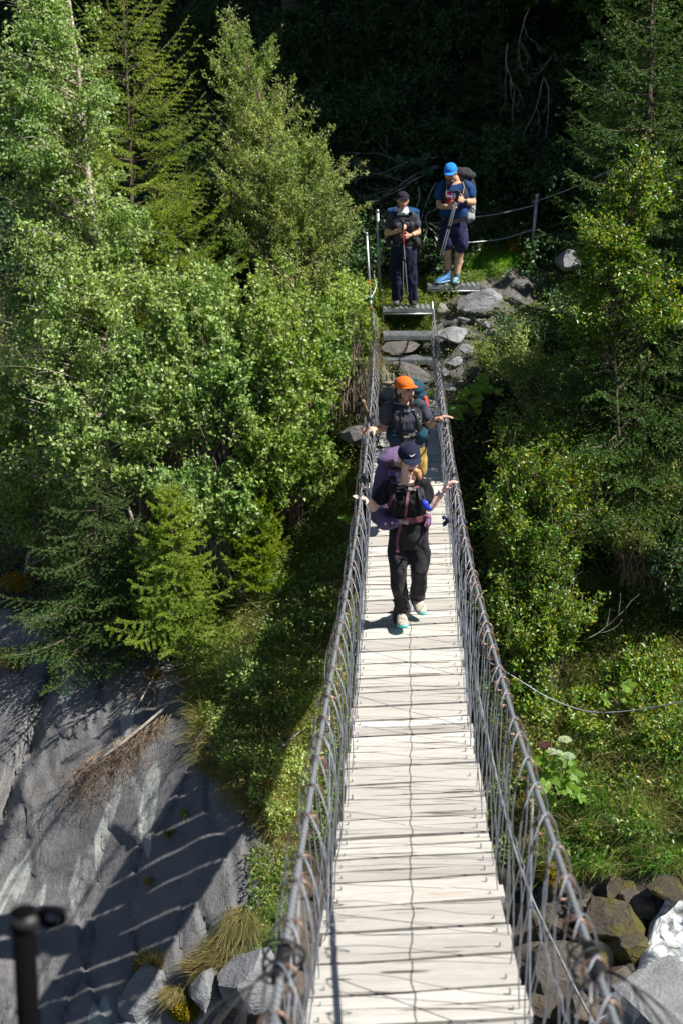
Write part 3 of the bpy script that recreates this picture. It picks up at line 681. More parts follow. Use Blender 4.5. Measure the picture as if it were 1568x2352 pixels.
def leaves_mesh(name, P, Dr, Nn, ln, wd):
    n = len(P)
    Dr = Dr/(np.linalg.norm(Dr,axis=1)[:,None]+1e-9); S = np.cross(Dr, Nn); S /= np.linalg.norm(S,axis=1)[:,None]+1e-9; Nn = np.cross(S, Dr)
    l = ln*RNG.uniform(.65,1.25,(n,1)); w = wd*RNG.uniform(.7,1.2,(n,1))
    mid = P+Dr*l*.42+Nn*l*.04
    V = np.stack([P, mid+S*w*.5+Nn*w*.18, P+Dr*l-Nn*l*.1, mid-S*w*.5+Nn*w*.18], 1).reshape(-1,3)
    b = np.arange(n)[:,None]*4
    T = np.concatenate([b+[0,1,2], b+[0,2,3]], 1).reshape(-1,3)
    return npmesh(name, V, T, 3)
def sample_segs(A, B, N, bias=None):
    ln = np.linalg.norm(B-A, axis=1); p = ln/ln.sum() if bias is None else ln*bias/(ln*bias).sum()
    i = RNG.choice(len(A), N, p=p); t = RNG.random((N,1)); return A[i]+(B[i]-A[i])*t, (B-A)[i], i
def bez(a, b, c, n):
    t = np.linspace(0,1,n)[:,None]; return (1-t)**2*a+2*t*(1-t)*b+t*t*c
def ellworld(e):
    px, py, d, rx, ry, rd = e; c = np.array(atd(px, py, d)); return c, np.array([rx*d/F, rd, ry*d/F/CP])
def leafy(name, label, cat, trunk, ells, nbr, nleaf, ln, wd, lm, wm='bark', r0=.05, group=None, tw=5, twl=.3, rise=.45, droop=0., multi=0, crownname='crown', up=.5, jit=.03):
    trunk = [Vector(p) for p in trunk]; t = empty(name, trunk[0], label, cat, group)
    tp = np.array(catmull(trunk, 8)); H = max(tp[:,2].max()-tp[:,2].min(), .3)
    E = [ellworld(e) for e in ells]; vol = np.array([r.prod()**.8 for _, r in E]); vol /= vol.sum()
    wb = MB(); nT = len(tp)
    if not multi: wb.tube(tp, [r0*(1-.82*i/(nT-1)) for i in range(nT)], 9)
    A = []; B = []; W = []
    for k in range(nbr):
        c, r = E[RNG.choice(len(E), p=vol)]
        v = RNG.normal(size=3); v /= np.linalg.norm(v); end = c+r*v*RNG.random()**.38
        hd = np.linalg.norm(tp[:,:2]-end[:2], axis=1)
        if multi: st = tp[0]+np.array([rnd(-.3,.3), rnd(-.2,.2), rnd(-.1,.2)])
        else:
            cost = np.abs(tp[:,2]-(end[2]-hd*rise))+np.maximum(0, tp[:,2]-end[2]+.05)*3+np.arange(nT)*0.0; i = int(np.argmin(cost)); st = tp[i]
        L = np.linalg.norm(end-st)
        if L < .12: continue
        mid = (st+end)/2+np.array([rnd(-.08,.08)*L, rnd(-.08,.08)*L, L*(.1+ .08*rnd(-1,1))]) if not multi else st*.45+end*.55+np.array([(st-end)[0]*.18, (st-end)[1]*.18, L*.12])
        pts = bez(st, mid, end, 7); rb = min(.02, .008*L+.003) if not multi else rnd(.004,.01)
        wb.tube(pts, [rb*(1-.8*j/6) for j in range(7)], 4 if L < 1.5 else 5, cap=False)
        for j in (4, 5):
            A.append(pts[j]); B.append(pts[j+1]); W.append(.8)
        for q in range(tw):
            s = RNG.integers(2, 6) if not multi else RNG.integers(3, 6); u = pts[s]+(pts[s+1]-pts[s])*RNG.random()
            dr = (pts[s+1]-pts[s]); dr /= np.linalg.norm(dr)+1e-9; dd = dr*.7+RNG.normal(size=3)*.6+np.array([0,0,.25-droop]); dd /= np.linalg.norm(dd)
            l = twl*rnd(.5,1.3)*min(1, .4+L*.6); e = u+dd*l-np.array([0,0,droop*l*.5])
            wb.tube([u, (u+e)/2+np.array([0,0,.03*l]), e], [.004,.003,.0015], 3, cap=False)
            A.append(u); B.append(e); W.append(1.4)
    A = np.array(A); B = np.array(B)
    P, dr, _ = sample_segs(A, B, nleaf, np.array(W)*np.exp(RNG.normal(0, .8, len(W))))
    dn = dr/(np.linalg.norm(dr,axis=1)[:,None]+1e-9)
    Dr = dn*.6+RNG.normal(size=(nleaf,3))*.75+np.array([0,0,-.15-droop]); Nn = RNG.normal(size=(nleaf,3))*.7+np.array([.5,-.4,up])
    P = P+RNG.normal(size=(nleaf,3))*jit
    wb.build('branches' if multi else 'trunk', M[wm], t)
    link(crownname, leaves_mesh(crownname, P, Dr, Nn, ln, wd), L_[lm], t, smooth=False)
    return t
def conifer(name, label, cat, base, top, rmax, nwh, lm, nneed, nl=.03, nw=.007, group=None, start=.06, droop=.25, upt=.3, r0=.06, per=6, shape=.85, wm='bark', dens=1., asym=None, twf=.4):
    base = Vector(base); top = Vector(top); t = empty(name, base, label, cat, group); H = (top-base).length
    wb = MB(); n = 16; ax = [base+(top-base)*(i/n)+Vector((math.sin(i*.7+rmax*9)*.012*H*.3, math.cos(i*.9)*.01*H*.3, 0))*(1-i/n) for i in range(n+1)]
    wb.tube(ax, [r0*(1-.92*i/n)+.003 for i in range(n+1)], 8); A = []; B = []
    for w in range(nwh):
        f = start+(1-start)*(w/nwh)**.95; q = base+(top-base)*f
        for k in range(per):
            fz = f+rnd(-.5,.5)*(1-start)/nwh; q = base+(top-base)*min(.985, max(start,fz)); az = 2.399*(w*per+k)+rnd(-.4,.4)
            L = rmax*(1-fz)**shape*rnd(.65,1.15)+.05*rmax
            if asym: L *= 1+asym*math.cos(az)
            o = Vector((math.cos(az), math.sin(az), 0)); m = 7; pts = []
            for i in range(m):
                s = i/(m-1); pts.append(q+o*L*s+Vector((0,0, L*(.12*s*(1-droop*3)-droop*s+upt*s*s*s)+ (fz**3)*L*.7*s)))
            wb.tube(pts, [.012*min(1.5,L)*(1-.85*i/(m-1))+.001 for i in range(m)], 4, cap=False)
            for i in range(1, m-1): A.append(pts[i]); B.append(pts[i+1])
            sd = o.cross(Vector((0,0,1))); nt = int(max(3, L*9*dens))
            for j in range(nt):
                s = .18+.8*j/nt; i = min(m-2, int(s*(m-1))); p = pts[i]+(pts[i+1]-pts[i])*(s*(m-1)-i)
                for sg in (-1, 1):
                    l = L*twf*(1-s*.75)*rnd(.6,1.1)+.02; e = p+(sd*sg*.75+o*.65).normalized()*l+Vector((0,0,-l*droop*.8+rnd(-.05,.05)*l)); A.append(p); B.append(e)
                    if l > .3:
                        for h in (.4,.7):
                            pp = p+(e-p)*h; ee = pp+o*l*.4*rnd(.5,1)+sd*sg*.1*l+Vector((0,0,-l*.12)); A.append(pp); B.append(ee)
    A = np.array(A); B = np.array(B)
    P, dr, _ = sample_segs(A, B, nneed); dn = dr/(np.linalg.norm(dr,axis=1)[:,None]+1e-9)
    rr = RNG.normal(size=(nneed,3)); rr -= dn*(rr*dn).sum(1)[:,None]; rr /= np.linalg.norm(rr,axis=1)[:,None]+1e-9
    Dr = dn*.75+rr*.75; Nn = np.cross(Dr, RNG.normal(size=(nneed,3)))
    ts = RNG.choice(len(A), min(len(A), 3500), replace=False)
    for i in ts: wb.tube([A[i], B[i]], [.003,.0015], 3, cap=False)
    wb.build('trunk', M[wm], t); link('crown', leaves_mesh('crown', P, Dr, Nn, nl, nw), L_[lm], t, smooth=False)
    return t

T = lambda *pp: [atd(*p) for p in pp]
# --- left bank
leafy('birch_tree', 'tall pale-leaved birch filling the upper left corner', 'tree', T((338,1290,16.9),(325,1120,17),(262,860,17.1),(248,730,17.2),(205,420,17.3),(190,250,17.4),(165,40,17.5),(150,-60,17.6)),
      [(150,420,17.2,150,330,1.1),(110,120,17.5,120,170,.9),(150,760,17.0,190,250,1.2),(300,800,16.9,110,170,1.),(60,330,17.6,110,260,1.),(120,1010,17.2,140,130,.9),(300,560,17,70,110,.7)], 460, 56000, .056, .04, 'birch', 'birchbark', .075, tw=6, twl=.32, droop=.25, jit=.045)
leafy('birch_tree', 'darker lower birch boughs hanging over the left rock', 'tree', T((60,1330,18.3),(90,1100,18.3),(70,900,18.4),(40,780,18.5)),
      [(90,1100,18.2,120,190,1.),(20,1000,18.5,80,180,.8),(200,1160,17.8,90,110,.7)], 120, 11000, .06, .046, 'alder', 'birchbark', .04, droop=.2)
leafy('birch_tree', 'leafy birch sprays overhanging the dark spruce', 'tree', T((335,1270,16.5),(300,1180,16.4),(260,1060,16.3),(230,960,16.3)),
      [(250,1080,16.2,130,60,.6),(350,960,16.2,120,80,.6),(200,960,16.3,130,90,.7)], 70, 7000, .06, .046, 'birch', 'birchbark', .03, droop=.3)
conifer('larch_tree', 'bright green larch rising behind the birch', 'tree', atd(318,800,18.2), atd(282,-60,18.6), 1.55, 20, 'larch', 95000, .035, .009, start=.02, droop=.05, upt=.35, per=6, shape=.45, r0=.05, twf=.45)
conifer('larch_tree', 'small sunlit larch bough glowing in the middle of the thicket', 'tree', atd(420,760,17.9), atd(400,470,18.2), .95, 7, 'larch', 30000, .035, .009, start=.05, droop=-.05, upt=.2, per=5, shape=.3, r0=.02)
leafy('willow_tree', 'slender olive-green willow left of the two standing hikers', 'tree', T((690,800,18.6),(668,620,18.7),(652,500,18.8),(632,370,18.9),(598,230,19),(560,120,19),(525,10,19.1)),
      [(600,240,18.9,90,150,.8),(540,80,19,45,90,.45),(520,190,18.8,50,80,.5),(660,400,18.6,130,150,1.),(740,430,18.6,95,110,.8),(600,480,18.5,120,130,.9),(700,560,18.4,120,90,.8),(550,330,18.7,80,120,.7),(790,500,18.6,45,90,.4)], 420, 52000, .055, .016, 'willow', 'twig', .04, tw=6, twl=.26, rise=1.0, droop=-.3, jit=.02)
leafy('alder_shrub', 'big round-leaved alder shrub in the middle of the left thicket', 'shrub', T((500,1180,16.3),(470,950,16.5),(440,700,17)),
      [(480,760,16.7,170,150,.9),(420,880,16.4,130,110,.8),(560,860,16.3,140,120,.8),(400,640,17.2,110,90,.7)], 260, 32000, .056, .044, 'birch', 'twig', .03, multi=1, tw=6, twl=.25)
leafy('alder_shrub', 'dense shrub spilling beside the left handrail', 'shrub', T((640,1190,15.9),(660,1000,16.2),(680,800,16.6)),
      [(700,800,16.3,130,130,.7),(690,930,15.9,110,90,.6),(600,680,17.0,120,90,.7),(760,720,17,80,80,.5),(620,1000,15.8,120,80,.6),(700,1070,15.5,90,70,.45),(610,1110,15.5,80,50,.4)], 260, 31000, .056, .042, 'alder', 'twig', .03, multi=1, tw=6, twl=.22)
leafy('alder_shrub', 'light green leafy shrub by the stickered anchor pole', 'shrub', T((800,960,15.9),(790,850,16.4),(790,700,17)),
      [(790,720,17.4,55,70,.4),(770,830,16.4,60,70,.4),(800,660,17.8,45,50,.4)], 90, 13000, .05, .034, 'alder', 'twig', .02, multi=1, tw=5, twl=.18)
leafy('alder_shrub', 'dark shrub behind the willow base', 'shrub', T((560,760,19.4),(540,650,19.5),(520,520,19.6)),
      [(520,560,19.6,130,130,.6),(420,420,20,90,120,.6),(460,640,19,90,90,.5),(760,600,19.3,70,60,.5)], 150, 20000, .055, .04, 'dark', 'twig', .02, multi=1, tw=6, twl=.25)
leafy('hazel_bush', 'low bush with rounded leaves behind the bright saplings', 'shrub', T((480,1330,15.9),(480,1200,15.9),(450,1120,15.8)),
      [(400,1130,15.7,80,50,.4),(520,1150,15.5,80,50,.4),(470,1080,15.9,90,40,.4),(580,1180,15.4,40,40,.3)], 70, 7000, .055, .046, 'birch', 'dead', .02, multi=1, tw=5, twl=.2)
leafy('bare_thicket', 'tangle of bare brown stems under the alder', 'shrub', T((380,1250,16.8),(400,1100,16.8),(420,1000,16.8)),
      [(430,1040,16.7,130,100,.6),(360,1120,16.6,60,70,.4),(520,1000,16.5,110,80,.5)], 150, 1500, .05, .03, 'brownleaf', 'twig', .03, multi=1, tw=4, twl=.25)
conifer('larch_sapling', 'feathery green larch sapling left of centre', 'tree', atd(410,1470,14.7), atd(388,1110,15.0), .72, 16, 'larch', 56000, .032, .009, start=.03, droop=.12, upt=.25, per=7, shape=.75, r0=.025)
conifer('larch_sapling', 'yellow-tinged sapling right of the feathery one', 'tree', atd(590,1350,15.2), atd(592,1150,15.4), .46, 12, 'young', 32000, .03, .009, start=.03, droop=.0, upt=.3, per=6, shape=.6, r0=.018)
conifer('spruce_tree', 'dark green spruce at the top of the rock slab', 'tree', atd(215,1480,15.5), atd(225,1040,15.9), 1.15, 17, 'spruce', 60000, .03, .009, start=.02, droop=.25, upt=.2, per=7, shape=.7, r0=.04)
conifer('spruce_tree', 'small spruce crowding the feathery sapling', 'tree', atd(310,1480,15.2), atd(300,1190,15.4), .75, 12, 'spruce', 26000, .03, .009, start=.02, droop=.2, upt=.2, per=7, shape=.7, r0=.03)
# --- right bank
conifer('spruce_tree', 'big dark spruce on the right with lit upper tips', 'tree', atd(1460,1180,14.1), atd(1500,-120,14.7), 1.35, 34, 'spruce', 170000, .034, .012, start=.05, droop=.3, upt=.28, per=7, shape=.5, r0=.085, asym=-.15)
conifer('spruce_tree', 'short spruce leaning over the boulder on the right', 'tree', atd(1330,800,19.4), atd(1200,455,20.2), .95, 16, 'spruce', 46000, .03, .009, start=.1, droop=.15, upt=.25, per=7, shape=.6, r0=.03, asym=.25)
conifer('spruce_tree', 'low spruce boughs right of the rubble pile', 'tree', atd(1500,1100,14.9), atd(1490,700,15.2), 1.2, 13, 'spruce', 46000, .03, .009, start=.05, droop=.2, upt=.2, per=7, shape=.6, r0=.03)
leafy('rowan_tree', 'silvery-leaved tree behind the big spruce', 'tree', T((1560,900,19.2),(1550,600,19.4),(1540,300,19.6),(1520,0,19.8)),
      [(1500,250,19.5,110,180,.9),(1560,80,19.6,90,140,.8),(1380,320,19.6,70,90,.6),(1540,520,19.3,90,160,.8),(1400,150,19.8,60,100,.5)], 200, 26000, .055, .036, 'birch', 'bark', .05, tw=6)
leafy('rose_bush', 'sunlit wild rose bush right of the handrail', 'shrub', T((1230,1420,13.6),(1240,1250,13.7),(1245,1100,13.9)),
      [(1240,1090,13.8,110,110,.6),(1200,980,14.2,95,45,.5),(1250,1230,13.5,110,90,.6),(1150,1180,13.6,60,110,.5),(1290,1000,14.2,60,70,.4),(1340,1100,13.7,60,90,.4)], 240, 30000, .05, .026, 'rose', 'twig', .03, multi=1, tw=7, twl=.2, droop=.1)
leafy('rose_bush', 'leafy yellow-flecked shrub beneath the sunlit rose bush', 'shrub', T((1200,1620,13.4),(1210,1500,13.4),(1200,1400,13.4)),
      [(1200,1470,13.3,95,90,.5),(1270,1380,13.3,90,80,.5),(1140,1400,13.4,40,90,.3),(1210,1590,13.2,95,50,.4)], 200, 24000, .05, .024, 'rose', 'twig', .02, multi=1, tw=6, twl=.18)
leafy('willow_bush', 'dim grey-green willow bush between rose bush and right edge', 'shrub', T((1480,1330,14.1),(1470,1200,14.2),(1450,1080,14.4)),
      [(1440,1080,14.3,90,70,.5),(1520,1120,14.1,70,110,.5),(1400,1180,14.0,80,80,.5),(1500,1250,13.9,80,70,.4)], 150, 17000, .045, .015, 'willow', 'twig', .02, multi=1, tw=6, twl=.22)
leafy('willow_bush', 'leafy willow bush lit at its tips under the big spruce', 'shrub', T((1260,1000,15.6),(1270,900,15.7),(1290,850,15.8)),
      [(1230,870,15.8,110,60,.5),(1290,930,15.3,80,40,.4),(1160,800,16.6,90,60,.5),(1340,860,15.4,80,60,.5)], 140, 17000, .045, .02, 'willow', 'twig', .02, multi=1, tw=6, twl=.2)
leafy('leafy_shrub', 'shaded broadleaf shrub beside the rubble pile', 'shrub', T((1180,900,16.4),(1180,800,16.6),(1190,740,16.8)),
      [(1190,770,16.9,100,60,.5),(1110,900,16.0,60,60,.3),(1280,790,16.6,90,60,.5)], 120, 16000, .045, .026, 'dark', 'twig', .02, multi=1, tw=6, twl=.2)
leafy('leafy_shrub', 'dark hanging shrub along the right edge halfway down', 'shrub', T((1540,1100,14.9),(1530,1000,15),(1520,900,15.2)),
      [(1500,950,15.0,100,90,.5),(1420,960,15.2,90,60,.5),(1560,1320,13.9,80,90,.4)], 120, 14000, .05, .03, 'dark', 'twig', .02, multi=1, tw=6, twl=.22)
# --- shaded slope behind
BG = [(690,120,24.5,120,110,'wide shaded bush at the top beside the willow tip'),(880,60,25,130,110,'dark bush at the very top centre'),(860,300,22.5,110,90,'shaded shrub above the two standing hikers'),
      (1060,90,25,130,100,'dark shrub behind the hanging dead branches'),(1220,60,24.5,110,90,'dim leafy bush right of the hanging dead branches'),(1160,380,21.6,120,80,'dark bush right above the upper cable'),
      (700,330,22.5,90,110,'dark shrub showing between willow and slope'),(1330,200,23,110,120,'shadowy bush left of the big spruce'),(470,130,25,90,110,'dark shrub between larch and willow tips'),(960,230,23.6,110,80,'deep-shaded bush over the blue-capped man'),
      (1010,330,22.3,90,50,'low dark shrub just above the blue cap'),(1280,440,20.6,80,70,'shaded shrub behind the leaning post')]
for i, (x, y, d, rx, ry, lab) in enumerate(BG):
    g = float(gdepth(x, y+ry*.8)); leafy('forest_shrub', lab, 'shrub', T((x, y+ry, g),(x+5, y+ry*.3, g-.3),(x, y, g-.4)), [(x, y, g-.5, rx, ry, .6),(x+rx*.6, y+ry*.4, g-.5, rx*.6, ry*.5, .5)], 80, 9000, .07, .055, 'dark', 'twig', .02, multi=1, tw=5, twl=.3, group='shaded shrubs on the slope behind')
for x, y, h, s, lab in ((1150,250,230,1.3,'dim young spruce high on the shaded slope'),(830,170,170,1.1,'faint green spruce top left of centre in the shade')):
    d = float(gdepth(x, y+60)); conifer('spruce_tree', lab, 'tree', atd(x, y+80, d), atd(x-5, y-h+60, d+.2), s, 14, 'spruce', 26000, .04, .012, start=.02, droop=.2, upt=.2, r0=.03)
# spruces added to shade the slope and right bank, crowns out of view
FT = [(2.6,27.0,15),(5.6,25.2,16),(8.4,23.2,15),(0.2,29.5,15),(-2.8,31,15),(11,21.5,14),(4.4,29.5,17),(7.6,27.5,17),(9.8,21,13),(9.0,13.6,11),(1.6,32.6,16),(6.6,20.9,14.5),(4.6,22.8,12),(7.1,13.4,(.6,5.8)),(6.7,14.2,(.85,7.5)),(7.0,15.3,(.6,8)),(7.8,12.8,(.6,6.6)),(-5.5,33,16),(9.5,24.8,16),(-1,27.2,13.5)]
proto = None
def shade_tree():
    t = empty('shade_spruce', (0,0,0), 'spruce added to cast shade on the slope and right bank', 'tree', 'spruces added to cast shade')
    b = MB(); b.tube([(0,0,-2),(0.05,0,5),(0,0,14)], [.17,.13,.03], 10); b.build('trunk', M['bark'], t)
    A = []; B = []
    for w in range(26):
        z = 3.2+10.8*w/26; Lr = 2.3*(1-(z-3.2)/11.2)**.7+.2
        for k in range(8):
            az = 2.4*(w*8+k); o = np.array([math.cos(az), math.sin(az), -.3])*Lr*rnd(.7,1.1); A.append(np.array([0,0,z])); B.append(np.array([0,0,z])+o)
    A = np.array(A); B = np.array(B); P, dr, _ = sample_segs(A, B, 15000); P += RNG.normal(size=P.shape)*np.array([.22,.22,.1])
    link('crown', leaves_mesh('crown', P, dr/np.linalg.norm(dr,axis=1)[:,None]+RNG.normal(size=P.shape)*.5, RNG.normal(size=P.shape)*.4+np.array([0,0,1]), .34, .2), L_['spruce'], t, smooth=False)
    return t
def copy_tree(o, parent=None):
    c = o.copy(); COL.objects.link(c)
    if parent: c.parent = parent
    for ch in [x for x in bpy.data.objects if x.parent == o]: copy_tree(ch, c)
    return c
fp = shade_tree()
for i, (x, y, h) in enumerate(FT):
    o = fp if i == 0 else copy_tree(fp)
    s = h/14 if not isinstance(h, tuple) else None; pxy = proj((x, y, 0)); gz = -2.5
    for zt in np.arange(-6, 5, .25):
        q = proj((x, y, zt)); 
        if float(gdepth(q[0], q[1])) > depth((x, y, zt)): gz = zt; break
    o.location = (x, y, gz); o.scale = (s, s, s) if s else (h[0], h[0], h[1]/14); o.rotation_euler = (0, 0, i*1.3)

# --- ground cover
def poly_pts(poly, n):
    xs = [p[0] for p in poly]; ys = [p[1] for p in poly]; out = np.empty((0,2))
    while len(out) < n:
        q = np.stack([RNG.uniform(min(xs), max(xs), n*2), RNG.uniform(min(ys), max(ys), n*2)], -1); out = np.concatenate([out, q[inpoly(q[:,0], q[:,1], poly)]])
    return out[:n]
def cover(label, poly, n, h, ln, wd, lm, clump=0, excl=(), name='undergrowth', cat='plants', up=.7):
    if clump:
        c = poly_pts(poly, max(4, n//clump)); q = c[RNG.integers(0, len(c), n)]+RNG.normal(size=(n,2))*[14, 10]
    else: q = poly_pts(poly, n)
    for e in excl: q = q[~inpoly(q[:,0], q[:,1], e)]
    P = Gv(q[:,0], q[:,1]); Nn = Gn(q[:,0], q[:,1]); m = len(P)
    bump = np.array([.5+.5*noise.noise(Vector(p)*1.7) for p in P])[:,None]
    P = P+(Nn*.6+np.array([0,0,.5]))*h*RNG.random((m,1))**.8*(.3+1.1*bump)
    Dr = RNG.normal(size=(m,3))*.8+Nn*.5; N2 = Nn*.5+np.array([.1,-.2,up])+RNG.normal(size=(m,3))*.5
    o = link(name, leaves_mesh(name, P, Dr, N2, ln, wd), L_[lm], smooth=False); return tag(o, label, cat, kind='stuff')
def grass(label, poly, n, L, w, lm, tuft=14, excl=(), spread=(7,5), name='grass', flow=(0,-.5,-.25), tr=.5):
    c = poly_pts(poly, max(3, n//tuft))
    for e in excl: c = c[~inpoly(c[:,0], c[:,1], e)]
    k = RNG.integers(0, len(c), n); cd = RNG.normal(size=(len(c),3))*.25; q = c[k]+RNG.normal(size=(n,2))*spread
    P = Gv(q[:,0], q[:,1]); Nn = Gn(q[:,0], q[:,1])
    l = L*RNG.uniform(.5,1.2,(n,1))*(.6+.8*RNG.random((len(c),1)))[k]
    d0 = Nn*.55+np.array([0,0,.8])+RNG.normal(size=(n,3))*tr*.8+cd[k]; d0 /= np.linalg.norm(d0,axis=1)[:,None]
    out = RNG.normal(size=(n,3))*np.array([1,.7,.1])*tr+np.array(flow)+Nn*.5+cd[k]*2; out /= np.linalg.norm(out,axis=1)[:,None]
    S = np.cross(d0, np.array([0,-1,.4])+RNG.normal(size=(n,3))*.5); S /= np.linalg.norm(S,axis=1)[:,None]+1e-9
    W = w*RNG.uniform(.7,1.3,(n,1)); rows = []
    for t, ww in ((0,1),(.3,.95),(.6,.75),(.85,.4),(1,.08)):
        c_ = P+d0*l*(t-.42*t*t)+out*l*.62*t*t+np.array([0,0,-.28])*l*t**3; rows += [c_-S*W*ww/2, c_+S*W*ww/2]
    V = np.stack(rows, 1).reshape(-1,3); b = np.arange(n)[:,None]*10
    Fq = np.concatenate([b+[2*i, 2*i+1, 2*i+3, 2*i+2] for i in range(4)], 1).reshape(-1,4)
    o = link(name, npmesh(name, V, Fq, 4), L_[lm]); return tag(o, label, name, kind='stuff')
ROAD = [P_SLAB, P_PATH, [(P[0],P[1]) for P in P_WET]]
P_STAIR = [(862,640),(1010,640),(1010,980),(862,980)]
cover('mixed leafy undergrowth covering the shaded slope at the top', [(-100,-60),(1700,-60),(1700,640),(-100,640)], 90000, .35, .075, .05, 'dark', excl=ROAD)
cover('low leafy undergrowth over the left bank', [(-100,640),(860,640),(820,1500),(760,1950),(600,1950),(430,1500),(200,1400),(-100,1350)], 42000, .22, .042, .024, 'cover', excl=ROAD)
cover('low leafy undergrowth over the right bank', [(1010,640),(1700,640),(1700,1980),(1200,2000),(900,1950),(1020,980)], 55000, .22, .045, .026, 'cover', excl=ROAD)
cover('leafy plants among the right-bank grass', [(1210,1640),(1400,1560),(1700,1500),(1700,1990),(1420,2000),(1270,2000)], 5000, .2, .05, .03, 'rose')
cover('small green plants between the steel steps', [(880,660),(1010,645),(1120,640),(1010,700),(990,780),(870,790)], 9000, .16, .035, .022, 'cover')
cover('bright leafy plants at the foot of the stickered pole', [(760,640),(870,660),(868,760),(820,900),(740,900)], 9000, .22, .05, .034, 'alder')
P_LG = [(420,1540),(620,1330),(800,1150),(800,1400),(730,1750),(650,1900),(560,1860),(450,1740)]
grass('fine green grass on the slope left of the bridge', P_LG, 30000, .17, .006, 'grass', excl=[P_SLAB])
grass('tawny grass hanging over the left rock edge', [(430,1600),(520,1600),(640,1850),(690,1980),(640,1960),(560,1850),(450,1760)], 5000, .24, .005, 'drygrass', tuft=20, flow=(-.3,-.5,-.5), tr=.8)
grass('dark wiry grass tuft above the left grass slope', [(680,1120),(800,1060),(800,1200),(720,1240)], 3500, .28, .006, 'grass', tuft=40)
grass('dry pale grass beside the left handrail end', [(780,760),(868,720),(868,900),(830,1010),(780,1000)], 5000, .22, .006, 'drygrass')
grass('grass behind and between the steel steps', [(870,640),(1000,640),(1110,640),(1010,690),(990,770),(870,770)], 6000, .2, .005, 'grass')
grass('mossy grass patch right of the blue-capped man', [(1070,560),(1180,540),(1235,590),(1160,620),(1070,650)], 8000, .16, .005, 'lush')
grass('pale seeding grass on the dim slope behind the posts', [(1060,380),(1230,420),(1240,600),(1060,600)], 5000, .3, .004, 'drygrass', tuft=20)
P_RG = [(1210,1640),(1400,1560),(1700,1500),(1700,1990),(1420,2000),(1270,2000),(1240,1850)]
grass('tawny blades mixed into the right-bank grass', P_RG, 12000, .2, .005, 'drygrass', tuft=14, tr=.9)
grass('lush green grass on the right bank above the stream', P_RG, 62000, .2, .006, 'lush', tuft=18, tr=.85)
grass('tall mixed grass in the shade on the right', [(1320,1340),(1700,1300),(1700,1600),(1330,1640)], 22000, .24, .005, 'grass', tuft=30)
grass('dry hanging grass at the lip above the stream', [(1250,1900),(1420,1930),(1700,1860),(1700,2000),(1400,2010),(1270,2010)], 8000, .22, .006, 'drygrass', tuft=16, flow=(0,-.4,-.2), tr=1.0)
grass('dry grass beneath the deck on the right', [(1060,1650),(1240,1640),(1270,1900),(1180,1980),(1120,1900)], 6000, .25, .005, 'drygrass')
def tuft(px, py, n, L, lm, label, sx=16, sy=10, flow=(0,-.5,-.3), w=.006):
    L *= .62; sx *= .8; return grass(label, [(px-sx,py-sy),(px+sx,py-sy),(px+sx,py+sy),(px-sx,py+sy)], n, L, w, lm, tuft=n//3, spread=(sx*.5,sy*.5), name='grass_tuft', flow=flow)
def plain(o, cat='grass tuft'):
    del o['kind']; o['category'] = cat; return o
plain(tuft(340,2225,1400,.38,'drygrass','orange-green grass tuft low on the slate slab',22,10))
plain(tuft(545,2120,1800,.5,'drygrass','fine arching grass tuft beside the near left handrail',20,26,(-.4,-.5,-.3)))
plain(tuft(520,2190,1500,.42,'drygrass','golden mossy grass tuft on the slab edge',26,16,(-.5,-.5,-.2)))
plain(tuft(470,2235,900,.4,'drygrass','pale grass tuft above the small grey rock',16,8,(-.5,-.5,-.1)))
plain(tuft(400,2290,1100,.36,'drygrass','thin grass tuft by the yellow moss cushion',20,10))
plain(tuft(345,2030,250,.16,'drygrass','tiny dry tuft halfway up the slab',8,8)); plain(tuft(392,1915,200,.12,'drygrass','tiny ochre tuft in a slab crack',6,6)); plain(tuft(425,1870,200,.12,'grass','tiny green tuft in the upper slab crack',6,5))
plain(tuft(40,1520,900,.5,'drygrass','long-bladed tuft at the left edge on the rock rim',30,10)); plain(tuft(180,1500,500,.25,'drygrass','short green tuft on the rock rim under the spruce',20,8)); plain(tuft(590,1830,900,.45,'drygrass','spiky tawny tuft at the slab corner',20,10,(-.6,-.5,-.2)))
def moss(px, py, rx, ry, n, lm, label, h=.06):
    t = RNG.random(n)*6.283; r = RNG.random(n)**.5; q = np.stack([px+rx*r*np.cos(t), py+ry*r*np.sin(t)], -1); P = Gv(q[:,0], q[:,1]); Nn = Gn(q[:,0], q[:,1])
    P = P+Nn*h*(1-r[:,None]**2)*RNG.uniform(.6,1,(n,1))+np.array([0,0,.015]); 
    o = link('moss_cushion', leaves_mesh('moss_cushion', P, RNG.normal(size=(n,3))+Nn, RNG.normal(size=(n,3))*.5+Nn, .022, .013), L_[lm], smooth=False); return tag(o, label, 'moss')
moss(1180,580,34,16,3500,'ochre','bright ochre moss patch at the foot of the leaning post', .14)
moss(1130,612,40,10,3000,'moss','yellow-green moss strip above the rocky path',.04)
moss(340,2238,26,16,2500,'ochre','orange moss cushion under the low slab tuft',.1); moss(425,2325,34,26,3500,'moss','yellow moss cushion at the bottom left',.12)
moss(520,2180,26,26,3000,'ochre','golden moss on the slab edge beside the fine grass',.1); moss(640,1880,36,30,3500,'moss','dark yellow moss hanging at the slab corner',.12)
moss(1410,1920,40,30,2500,'moss','yellow moss among the right-bank grass',.08); moss(355,1555,20,10,1200,'ochre','rusty moss at the rock rim',.07); moss(40,1250+90,40,24,2500,'ochre','rust-brown moss on the rock at the left edge',.1)
moss(1290,2010,60,30,4000,'moss','olive moss above the wet rocks',.1); moss(1390,2120,70,50,4500,'ochre','brown-gold moss draped over the waterfall rock',.12); moss(590,1690,60,60,3500,'moss','yellow moss patches in the left grass slope',.06)
